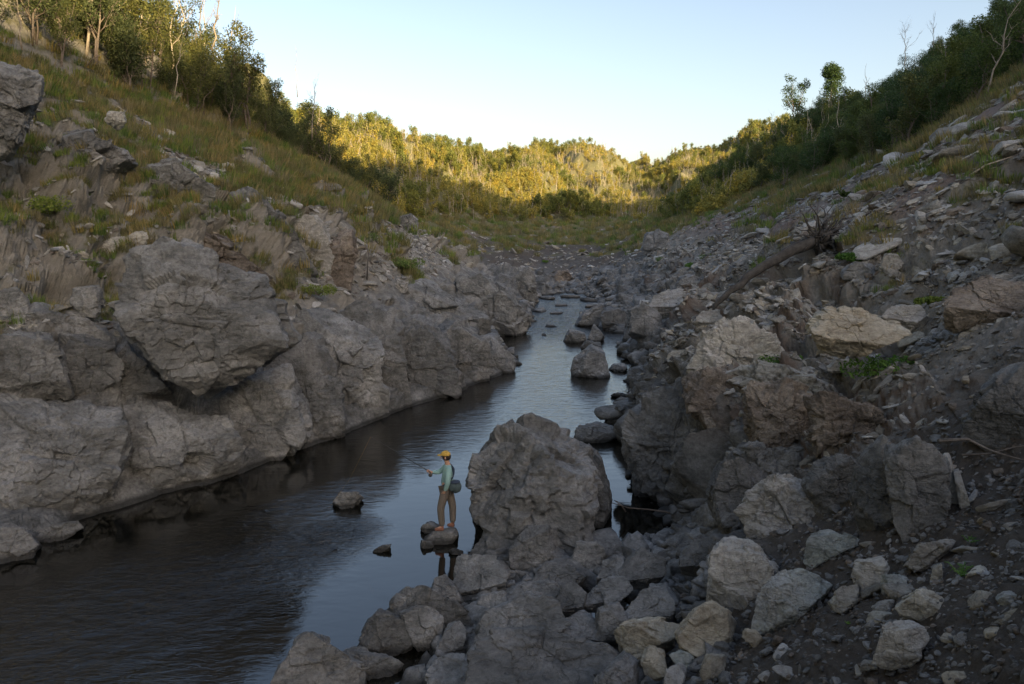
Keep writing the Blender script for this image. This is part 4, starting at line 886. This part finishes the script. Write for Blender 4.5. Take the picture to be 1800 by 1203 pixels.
# the rest of the right slope, and the far wooded hills, read as one mass
def pobj(name, mesh): return proto(name, mesh)
def joined(kind, name):
    a, b = kind; m = bmesh.new(); m.from_mesh(a); n0 = len(m.faces); m.from_mesh(b)
    m.faces.ensure_lookup_table()
    for f in m.faces[n0:]: f.material_index = 1
    r_ = bpy.data.meshes.new(name); m.to_mesh(r_); m.free(); r_.materials.append(a.materials[0]); r_.materials.append(b.materials[0]); return r_
ix = pick(tr_*(pxs < 2600)*(dep > 40), 1500, 69); inst_object('right_slope_wood', ix, [pobj('slope_tree', joined(k, 'slope_tree')) for k in bush], rs_.uniform(.45, 1.05, len(ix)), 0, -.2, .08, seed=8)
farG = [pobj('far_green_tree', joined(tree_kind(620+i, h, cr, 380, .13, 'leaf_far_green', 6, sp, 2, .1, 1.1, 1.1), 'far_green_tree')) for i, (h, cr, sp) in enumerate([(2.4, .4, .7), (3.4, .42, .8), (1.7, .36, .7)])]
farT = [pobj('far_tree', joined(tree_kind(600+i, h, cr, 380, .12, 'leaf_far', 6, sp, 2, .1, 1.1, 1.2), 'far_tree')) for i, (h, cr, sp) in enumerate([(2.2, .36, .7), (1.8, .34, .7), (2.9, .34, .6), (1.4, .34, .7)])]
deadT = [pobj('far_snag', dead_kind(640+i, h, 4, .7, .06, 1, 1.6)) for i, h in enumerate([3.8, 5.0, 3.0])]
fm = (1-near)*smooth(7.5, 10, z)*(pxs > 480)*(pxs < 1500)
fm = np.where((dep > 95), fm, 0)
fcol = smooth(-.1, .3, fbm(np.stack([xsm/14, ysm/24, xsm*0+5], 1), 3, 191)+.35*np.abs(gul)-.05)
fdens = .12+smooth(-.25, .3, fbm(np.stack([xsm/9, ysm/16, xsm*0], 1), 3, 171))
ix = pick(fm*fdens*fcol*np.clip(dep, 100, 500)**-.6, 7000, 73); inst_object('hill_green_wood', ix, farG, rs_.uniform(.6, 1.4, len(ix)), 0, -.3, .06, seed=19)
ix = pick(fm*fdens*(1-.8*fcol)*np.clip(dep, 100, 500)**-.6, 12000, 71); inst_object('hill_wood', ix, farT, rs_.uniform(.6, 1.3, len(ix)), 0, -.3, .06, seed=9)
ix = pick(fm*np.clip(dep, 100, 500)**-.6, 12000, 72); inst_object('hill_dead_wood', ix, deadT, rs_.uniform(.5, 1.05, len(ix)), 0, -.3, .1, seed=10)
# marked single trees
def base_on(px, py, Y):
    p = at(px, py, Y); return np.array([p[0], Y, float(height(p[0], Y))-.2])
def ybyslope(px, py, side=1): return ground_hit(px, py)[1]
def single_tree(px, base_py, top_py, Y, kind, label, name='tree', kh=5.):
    p = at(px, base_py, Y); top = at(px, top_py, Y); hh = top[2]-p[2]
    g = float(height(p[0], Y)); 
    return place_tree(kind, p, random.uniform(0, 6), hh/kh, name, label, 'tree', None)
tall1 = tree_kind(700, 7., 1.05, 6500, .12, 'leaf_dark', 18, 2.5, 1, .3, .9)
tall2 = tree_kind(711, 7., .62, 3000, .11, 'leaf_dark', 16, 1.8, 2, .15, 1.1)
single_tree(1462, 205, 108, 150, tall1, 'tall dark eucalypt with rounded crown alone on the right skyline', 'eucalypt', 7.4)
single_tree(1395, 225, 130, 150, tall2, 'thin ragged eucalypt left of the rounded one on the right skyline', 'eucalypt', 7.4)
def dead_at(px, base_py, top_py, Y, seed, label, nb=9, sp=1.6, lean=0., r0_=.07):
    p = at(px, base_py, Y); t = at(px, top_py, Y); h = t[2]-p[2]
    o = link('dead_tree', dead_kind(seed, h, nb, sp*h/6, r0_*h/6, 5), loc=tuple(p), rot=(0, lean, 0)); tag(o, label, 'dead tree'); return o
dead_at(1590, 110, 45, 85, 801, 'spreading bare dead tree on the right skyline', 16, 3.4, 0, .08)
dead_at(1640, 75, 25, 80, 802, 'wispy bare tree right of the spreading dead tree on the skyline', 12, 2.4)
dead_at(1520, 185, 112, 130, 803, 'thin dead pole behind the right skyline trees', 6, 1.2)
dead_at(372, 80, -30, 50, 804, 'tallest forked dead tree standing above the left ridge', 9, 1.2, .18, .11)
dead_at(523, 165, 80, 70, 805, 'lone slender dead tree against the sky on the left ridge', 6, .7, .05, .06)
dead_at(548, 240, 140, 66, 806, 'twiggy pale dead tree at the end of the left ridge', 14, 1.5, 0, .07)
dead_at(38, 75, -30, 34, 807, 'stout bare trunk at the left picture edge above the grass', 6, 1.2, 0, .10)
dead_at(308, 160, 60, 42, 808, 'bent pale trunk rising from the left tree line', 6, 1.2, .25, .06)
# low green clumps
def clump(px, py, w, mat, label, seed, hh=.5, name='shrub', Yd=None, leaf=.045):
    p = ground_hit(px, py) if Yd is None else at(px, py, Yd); s_ = w*p[1]/F*.5
    r_ = np.random.default_rng(seed); c = [(r_.normal(0, .4)*s_, r_.normal(0, .3)*s_, hh*s_*r_.uniform(.3, .9)) for _ in range(9)]
    V, Fc = leaf_cloud(c, [s_*.38]*9, 1100, max(leaf, s_*.05), seed, 0, .7)
    e = bpy.data.objects.new(name, None); COL.objects.link(e); e.location = tuple(p); tag(e, label, 'shrub'); link('leaves', mesh_np('leaves', V, Fc, M[mat], False), parent=e)
    mb = MB()
    for q in c: mb.tube([(0, 0, -.1), (q[0]*.5, q[1]*.5, q[2]*.5), q], [.03*s_, .02*s_, .008*s_], 4)
    link('stems', mb.mesh('stems', M['bark']), parent=e); return e
clump(1494, 458, 42, 'leaf_bright', 'bright green cushion shrub right of the fallen log roots', 901)
clump(145, 478, 80, 'leaf_bright', 'bright green low shrub left of the great leaning slab', 902, .35)
clump(335, 402, 46, 'leaf_bright', 'green shrub on the left outcrop above the leaning slab', 903)
clump(524, 455, 22, 'leaf_bright', 'small green shrub in the broken left outcrop', 904)
clump(1492, 345, 32, 'leaf_dark', 'small dark round shrub alone on the right scree', 905)
clump(1570, 655, 150, 'leaf_bright', 'low spreading green plants below the large tan slab', 906, .15, 'ground_plant')
clump(1385, 638, 90, 'leaf_bright', 'flat patch of green plants left of the tan slab', 907, .12, 'ground_plant')
clump(1215, 470, 34, 'leaf_bright', 'green clump on the pink scree near the log', 908, .3)
clump(958, 462, 14, 'leaf_bright', 'tiny green clump on the far bank above the river bend', 909, .4)
clump(1022, 462, 12, 'leaf_bright', 'tiny green clump right of the other on the far bank', 910, .4)
clump(1640, 535, 50, 'grass_green', 'grassy green clump beside the long ledge block', 911, .4)
clump(640, 425, 60, 'grass_green', 'long green grass tussock on the left slope above the cliff top', 921, .35, 'grass_tussock')
clump(95, 372, 110, 'grass_green', 'broad green grass tussock on the left ledge below the outcrops', 922, .3, 'grass_tussock')
clump(560, 515, 70, 'grass_green', 'green grass tussock on the bench right of the leaning slab', 923, .25, 'grass_tussock')
clump(705, 470, 70, 'grass_green', 'green grass tussock on the left bank near the bare stake', 924, .3, 'grass_tussock')
clump(1165, 462, 40, 'grass_green', 'green grass tussock beside the clump on the pink scree', 925, .3, 'grass_tussock')
clump(1250, 455, 36, 'grass_green', 'green grass tussock uphill of the clump on the pink scree', 926, .3, 'grass_tussock')
clump(1430, 590, 40, 'leaf_bright', 'green sprig at the left foot of the tan slab', 912, .3)
# fern-like plant near the camera
def frond_plant(px, py, w, label):
    p = ground_hit(px, py); s_ = w*p[1]/F*.5; mb = MB(); sb = MB(); r_ = np.random.default_rng(77)
    for k in range(16):
        a = r_.uniform(0, 6.28); L = s_*r_.uniform(.6, 1.1); d = np.array([math.cos(a), math.sin(a), 0]); pts = [d*L*t+np.array([0, 0, L*.9*math.sin(t*2.0)*r_.uniform(.5, .8)]) for t in np.linspace(0, 1, 6)]
        sb.tube(pts, [.004]*6, 4); sd = np.array([-d[1], d[0], 0])
        for t in range(1, 6):
            for g_ in (-1, 1):
                c = pts[t]; l = L*.22*(1.2-t/6); v = sd*g_*l+d*l*.5+np.array([0, 0, l*.2]); x = np.cross(v, [0, 0, 1]); x = x/np.linalg.norm(x)*l*.28
                mb.add([c, c+v*.5+x, c+v, c+v*.5-x], [(0, 1, 2, 3)])
    e = bpy.data.objects.new('plant', None); COL.objects.link(e); e.location = tuple(p); tag(e, label, 'plant'); link('leaves', mb.mesh('leaves', M['leaf_bright'], False), parent=e); link('stems', sb.mesh('stems', M['leaf_bright']), parent=e)
frond_plant(1690, 1015, 60, 'leafy green plant growing from the dirt path at the right')
frond_plant(1705, 955, 30, 'small green seedling uphill of the leafy plant on the path')
frond_plant(1490, 1098, 12, 'tiny green sprout on the dirt below the grey-green stone')

# ------------------------------------------------------------------ driftwood
def log():
    a = ground_hit(1256, 548); b = ground_hit(1432, 425)
    A = at(1258, 536, a[1]-.9); Bp = at(1440, 422, b[1]-1.3); e = bpy.data.objects.new('fallen_log', None); COL.objects.link(e); e.location = tuple(b); tag(e, 'dark fallen log with a tangled root ball lying up the right slope', 'log')
    r_ = np.random.default_rng(5); mb = MB(); n = 14; pts = []
    for i in range(n):
        t = i/(n-1); q = A+(Bp-A)*t-b; sag = .28*math.sin(math.pi*t); q = q+np.array([0, 0, sag-.0])+r_.normal(0, .025, 3); pts.append(q)
    pts = [pts[0]+np.array([-.12, 0, -.55])]+pts
    mb.tube(pts, [.045]+[.08+.13*(i/(n-1))**.8 for i in range(n)], 10); link('log_trunk', mb.mesh('log_trunk', M['wood_wet']), parent=e)
    rb = MB(); c = Bp-b; ax = (Bp-A)/np.linalg.norm(Bp-A)
    for k in range(90):
        d = ax*r_.uniform(-.1, .9)+r_.normal(0, .9, 3)*np.array([1, 1, .75]); d /= np.linalg.norm(d); L = r_.uniform(.4, 1.15); q = [c+ax*r_.uniform(-.15, .35)]
        for m_ in range(4): q.append(q[-1]+d*L/4+r_.normal(0, .09, 3))
        r1_ = r_.uniform(.02, .075); rb.tube(q, [r1_, r1_*.8, r1_*.55, r1_*.35, r1_*.12], 6)
    link('roots', rb.mesh('roots', M['wood_wet']), parent=e)
    V, Fc = ico(3); V = V*(1+.35*fbm(V*1.7, 4, 5)[:, None])*np.array([.34, .3, .28])+(c+ax*.15); link('root_ball', mesh_np('root_ball', V, Fc, M['wood_wet']), parent=e)
log()
def stick(pts, r_, label, mat='wood_wet', name='branch'):
    P_ = [np.array(p) for p in pts]; b = P_[0]; mb = MB(); mb.tube([p-b for p in P_], np.linspace(r_, r_*.3, len(P_)), 6); o = link(name, mb.mesh(name, M[mat]), loc=tuple(b)); tag(o, label, 'branch'); return o
Yp = 17.9
stick([at(1198, 910, Yp), at(1170, 900, Yp), at(1140, 896, Yp), at(1105, 893, Yp), at(1075, 884, Yp)], .03, 'long thin branch lying across the dark pool', 'bark')
stick([at(1100, 900, Yp+.2), at(1092, 888, Yp+.2), at(1080, 880, Yp+.2), at(1096, 886, Yp+.3)], .018, 'forked twig poking from the pool beside the huge boulder', 'bark')
Yb = 8.2
stick([at(1650, 775, Yb), at(1700, 772, Yb+.2), at(1740, 792, Yb+.1), at(1765, 800, Yb), at(1810, 812, Yb)], .022, 'curved grey branch among rocks at the right edge', 'wood_wet')
stick([at(1690, 800, Yb), at(1740, 798, Yb+.1), at(1790, 785, Yb), at(1830, 780, Yb)], .016, 'thin straight branch below the curved grey branch', 'wood_wet')
g1 = ground_hit(880, 470); stick([g1-[0, 0, .2], g1+[.25, 0, 1.3], g1+[.42, 0, 1.9]], .06, 'leaning weathered post on the far left bank', name='post')['category'] = 'post'
g1 = ground_hit(902, 468); stick([g1-[0, 0, .2], g1+[.03, 0, .6], g1+[.05, 0, 1.1]], .06, 'short upright post right of the leaning post', name='post')['category'] = 'post'
g1 = ground_hit(645, 485); stick([g1-[0, 0, .2], g1+[.05, 0, .6], g1+[.12, 0, 1.15]], .04, 'bare upright stake on the left bank rubble', name='post')['category'] = 'post'
for (px, py, dx, lab) in [(1690, 545-250, 40, 'pale fallen branch on the right scree near the trees'), (215, 75, 40, 'forked bleached branch leaning out of the left tree line'), (150, 95, 25, 'pale fallen stick at the foot of the left trees')]:
    g1 = ground_hit(px, py+30); stick([g1+[0, 0, .1], g1+[.5, -.2, .5], g1+[1.2, -.3, .75]], .04, lab, 'bark_dead')

# ------------------------------------------------------------------ the fisherman
def fabric(name, c, sc=30., var=.25):
    t = NT(name); co = t.n('ShaderNodeTexCoord').outputs['Object']; f = t.noise(co, sc, 5, .7); g_ = t.noise(co, 5, 4)
    t.l(t.mix(t.math('MULTIPLY', g_, .8), tuple(x*(1-var) for x in c), tuple(min(x*(1+var), 1) for x in c)), t.b.inputs['Base Color']); t.b.inputs['Roughness'].default_value = .85
    t.l(t.bump(t.math('ADD', t.math('MULTIPLY', g_, 3.), f), .6, .012), t.b.inputs['Normal']); return t.m
M['skin'] = fabric('skin', (0.585, 0.325, 0.221), 40, .1); M['shirt'] = fabric('mint_shirt', (0.312, 0.520, 0.494)); M['trousers'] = fabric('khaki_trousers', (.17, .145, .12)); M['cap'] = fabric('mustard_cap', (0.620, 0.390, 0.078))
M['navy'] = fabric('navy_fabric', (0.046, 0.065, 0.098)); M['bagm'] = fabric('dark_teal_bag', (0.065, 0.098, 0.104)); M['shoe'] = fabric('brown_leather', (0.260, 0.117, 0.078)); M['hair'] = fabric('dark_hair', (0.039, 0.026, 0.019)); M['metal'] = simple('black_metal', [(0.026, 0.026, 0.026), (0.065, 0.065, 0.065)], 5, .35, 0, spec=.6)
def skin_mesh(name, verts, edges, radii, mat, sub=2, root=0):
    m = bpy.data.meshes.new(name); m.from_pydata([tuple(v) for v in verts], edges, []); o = bpy.data.objects.new(name, m); COL.objects.link(o)
    md = o.modifiers.new('skin', 'SKIN'); md.use_smooth_shade = True
    sv = m.skin_vertices[0].data
    for i, r_ in enumerate(radii): sv[i].radius = (r_ if isinstance(r_, tuple) else (r_, r_)); sv[i].use_root = (i == root)
    s2 = o.modifiers.new('sub', 'SUBSURF'); s2.levels = sub; s2.render_levels = sub
    dg = bpy.context.evaluated_depsgraph_get(); me = bpy.data.meshes.new_from_object(o.evaluated_get(dg)); me.name = name
    me.polygons.foreach_set('use_smooth', np.full(len(me.polygons), True, bool)); me.materials.clear(); me.materials.append(M[mat])
    bpy.data.objects.remove(o); bpy.data.meshes.remove(m); return me
def chain(name, pts, radii, mat, sub=2): return skin_mesh(name, pts, [(i, i+1) for i in range(len(pts)-1)], radii, mat, sub)
# local frame: X right in picture, Y away from camera; he faces left and a little away
def person():
    foot = at(786, 930, 17.0); px, py, pz = foot
    root_loc = np.array([px, 17.0, pz])
    S = 1.0
    J = dict(pel=(0, 0, .98), ab=(.02, .0, 1.10), chest=(.05, .0, 1.30), neckb=(.03, .0, 1.49), neck=(0.01, 0, 1.56), head=(-.01, .0, 1.66), crown=(0.0, 0, 1.75),
        lsh=(.06, -.19, 1.42), lel=(.05, -.27, 1.15), lwr=(-.02, -.21, .95), lh=(-.05, -.18, .88),
        rsh=(.0, .18, 1.42), rel=(-.17, .22, 1.24), rwr=(-.34, .12, 1.27), rh=(-.40, .10, 1.30),
        lhip=(-.02, -.10, .93), lkn=(-.13, -.13, .52), lan=(-.10, -.12, .10), rhip=(.02, .10, .93), rkn=(.12, .12, .50), ran=(.12, .10, .10),
        lto=(-.24, -.13, .03), rto=(.02, .14, .03))
    k = list(J); ixd = {n: i for i, n in enumerate(k)}
    E = [('pel', 'ab'), ('ab', 'chest'), ('chest', 'neckb'), ('neckb', 'neck'), ('neck', 'head'), ('head', 'crown'), ('chest', 'lsh'), ('lsh', 'lel'), ('lel', 'lwr'), ('lwr', 'lh'), ('chest', 'rsh'), ('rsh', 'rel'), ('rel', 'rwr'), ('rwr', 'rh'), ('pel', 'lhip'), ('lhip', 'lkn'), ('lkn', 'lan'), ('lan', 'lto'), ('pel', 'rhip'), ('rhip', 'rkn'), ('rkn', 'ran'), ('ran', 'rto')]
    rad = dict(pel=(.12, .14), ab=(.10, .13), chest=(.11, .15), neckb=.06, neck=.052, head=(.085, .08), crown=.06, lsh=.06, lel=.042, lwr=.028, lh=.03, rsh=.06, rel=.042, rwr=.028, rh=.03, lhip=.085, lkn=.055, lan=.038, rhip=.085, rkn=.055, ran=.038, lto=.03, rto=.03)
    V = [J[n] for n in k]; Ed = [(ixd[a], ixd[b]) for a, b in E]; Rd = [rad[n] for n in k]
    # fingers as short chains rooted in the palms
    def fingers(h, d, side, curl):
        h = np.array(h); d = np.array(d)/np.linalg.norm(d); side = np.array(side)/np.linalg.norm(side); cu = np.array(curl)
        for q, (o_, L) in enumerate([(-.024, .062), (-.008, .070), (.008, .066), (.024, .052)]):
            a = h+side*o_; b = a+d*L*.6; c = b+(d*.3+cu)*L*.6
            n0 = len(V); V.extend([tuple(a), tuple(b), tuple(c)]); Rd.extend([.010, .009, .007]); Ed.extend([(ixd['lh'] if h[1] < 0 else ixd['rh'], n0), (n0, n0+1), (n0+1, n0+2)])
        a = h-d*.03+side*-.03; b = a+side*-.02+d*.035+cu*.015; n0 = len(V); V.extend([tuple(a), tuple(b)]); Rd.extend([.012, .009]); Ed.extend([(ixd['lh'] if h[1] < 0 else ixd['rh'], n0), (n0, n0+1)])
    fingers(J['lh'], (-.1, .1, -1), (1, 0, 0), (-.3, .5, -.4)); fingers(J['rh'], (-1, 0, .35), (0, 0, 1), (.2, -.9, -.2))
    body = skin_mesh('person', V, Ed, Rd, 'skin', 1)
    o = link('person', body, loc=tuple(root_loc), scale=(S,)*3); tag(o, 'fisherman in mustard cap, mint shirt and khaki trousers standing on a river stone', 'person')
    def J_(n): return J[n]
    nm = ['pel', 'ab', 'chest', 'neckb', 'lsh', 'lel', 'lwr', 'rsh', 'rel', 'rwr']; d = {n: i for i, n in enumerate(nm)}
    sv = [J[n] for n in nm]; sv[3] = (.03, 0, 1.485); sv[0] = (0.0, 0, .97)
    se = [(d[a], d[b]) for a, b in [('pel', 'ab'), ('ab', 'chest'), ('chest', 'neckb'), ('chest', 'lsh'), ('lsh', 'lel'), ('lel', 'lwr'), ('chest', 'rsh'), ('rsh', 'rel'), ('rel', 'rwr')]]
    link('shirt', skin_mesh('shirt', sv, se, [(.135, .155), (.125, .15), (.13, .17), .072, .078, .062, .045, .078, .062, .045], 'shirt', 2), parent=o)
    nm = ['pel', 'lhip', 'lkn', 'lan', 'rhip', 'rkn', 'ran']; d = {n: i for i, n in enumerate(nm)}
    tv = [J[n] for n in nm]; tv[0] = (0, 0, .985)
    link('trousers', skin_mesh('trousers', tv, [(0, 1), (1, 2), (2, 3), (0, 4), (4, 5), (5, 6)], [(.135, .15), .112, .088, .07, .112, .088, .07], 'trousers', 2), parent=o)
    # head details
    hx, hy, hz = -.015, 0, 1.665
    V3, F3 = ico(4)
    cap = V3*np.array([.112, .098, .10]); cap[:, 2] = np.maximum(cap[:, 2], .0)+.0
    link('cap', mesh_np('cap', cap+[hx+.0, hy, hz+.035], F3, M['cap']), parent=o)
    capo = [c for c in o.children if c.name.startswith('cap')][0]
    mb = MB(); pts = []
    for i in range(9):
        a = -1.1+2.2*i/8; pts.append((hx-.10-.085*math.cos(a), hy+.085*math.sin(a), hz+.03)); 
    arc = [(hx-.085*math.cos(-1.1+2.2*i/8)-.02, hy+.09*math.sin(-1.1+2.2*i/8), hz+.045) for i in range(9)]
    for i in range(8):
        for dz in (0, .008): mb.add([np.array(arc[i])+[0, 0, dz], np.array(arc[i+1])+[0, 0, dz], np.array(pts[i+1])+[0, 0, dz], np.array(pts[i])+[0, 0, dz]], [(0, 1, 2, 3)])
    link('brim', mb.mesh('brim', M['cap']), parent=capo)
    hair = V3*np.array([.098, .092, .10]); hair[:, 2] = np.minimum(hair[:, 2], .03); hair = hair[:, :]+[hx+.022, hy, hz-.0]; hair[:, 2] = np.maximum(hair[:, 2], hz-.075); link('hair', mesh_np('hair', hair, F3, M['hair']), parent=o)
    for nm_, c, sc_ in [('nose', (hx-.105, hy, hz-.02), (.018, .014, .022)), ('ear', (hx+.0, hy-.088, hz-.015), (.02, .012, .032)), ('ear', (hx+.0, hy+.088, hz-.015), (.02, .012, .032)), ('mouth', (hx-.088, hy, hz-.06), (.012, .024, .008)), ('eye', (hx-.088, hy-.032, hz), (.01, .013, .008)), ('eye', (hx-.088, hy+.032, hz), (.01, .013, .008))]:
        link(nm_, mesh_np(nm_, ico(2)[0]*np.array(sc_)+c, ico(2)[1], M['hair' if nm_ == 'eye' else 'skin']), parent=o)
    for s_, an in (('l', J['lan']), ('r', J['ran'])):
        t = J[s_+'to']; link('shoe', chain('shoe', [(an[0]+.05, an[1], .045), (an[0]-.03, an[1], .05), (t[0]-.03, t[1], .035)], [.05, .05, .036], 'shoe'), parent=o)
        link('ankle_strap', chain('ankle_strap', [(an[0]+.0, an[1], .085), (an[0], an[1], .125)], [.052, .052], 'shoe', 1), parent=o)
    # navy strap panel across the upper back, and the pack
    st = chain('strap', [(-.10, -.10, 1.02), (.06, -.17, 1.12), (.155, -.07, 1.25), (.16, .04, 1.36), (.07, .12, 1.46), (-.04, .13, 1.45)], [(.03, .02), (.035, .02), (.07, .025), (.08, .025), (.04, .02), (.03, .02)], 'navy')
    bag = bpy.data.objects.new('sling_bag', None); COL.objects.link(bag); bag.location = tuple(root_loc); bag.scale = (S,)*3; tag(bag, 'dark teal sling bag slung at the fisherman\'s hip on a navy strap', 'bag')
    link('strap', st, parent=bag)
    bv = V3.copy(); pw = .6; bv = np.sign(bv)*np.abs(bv)**.75; bv *= np.array([.15, .13, .12]); bv[:, 2] -= .03*(bv[:, 0] > 0); c_ = np.array([.185, -.11, 1.03])
    link('pouch', mesh_np('pouch', bv*(1+.06*fbm(bv*12, 3, 4)[:, None])+c_, F3, M['bagm']), parent=bag)
    link('flap', mesh_np('flap', V3*np.array([.125, .12, .035])+c_+[0, 0, .095], F3, M['navy']), parent=bag)
    # the rod, held in the right hand
    rod = bpy.data.objects.new('fishing_rod', None); COL.objects.link(rod); hnd = root_loc+S*np.array(J['rh']); rod.location = tuple(hnd); tag(rod, 'slender fly fishing rod held out over the river by the fisherman', 'fishing rod')
    tip = at(652, 768, 18.3)-hnd; d = tip/np.linalg.norm(tip)
    mb = MB(); mb.tube([-d*.06, d*.02], [.013, .014], 8); mb.tube([d*.02, d*.16], [.014, .009], 8); link('grip', mb.mesh('grip', M['wood_wet']), parent=rod)
    mb = MB(); L = np.linalg.norm(tip); mb.tube([d*.16+(tip-d*.16)*t+np.array([0, 0, -.10*t*t*0]) for t in np.linspace(0, 1, 10)], [.010*(1-.65*t) for t in np.linspace(0, 1, 10)], 6); link('blank', mb.mesh('blank', M['metal']), parent=rod)
    mb = MB(); mb.tube([(0, -.022, 0), (0, -.018, 0), (0, .018, 0), (0, .022, 0)], [.02, .045, .045, .02], 14); mb.tube([(0, 0, 0), (0, 0, .06)], [.006, .006], 5)
    rl = link('reel', mb.mesh('reel', M['metal']), loc=tuple(-d*.02+np.array([.02, 0, -.075])), parent=rod)
    t2 = tip+np.array([-1.2, .6, 0]); ends = np.array([t2[0], t2[1], .02-hnd[2]])
    mb = MB(); mb.tube([tip, tip*.5+ends*.5+np.array([0, 0, -.15]), ends], [.0009]*3, 4); link('line', mb.mesh('line', M['cap']), parent=rod)
person()
print('objects', len(SC.objects))
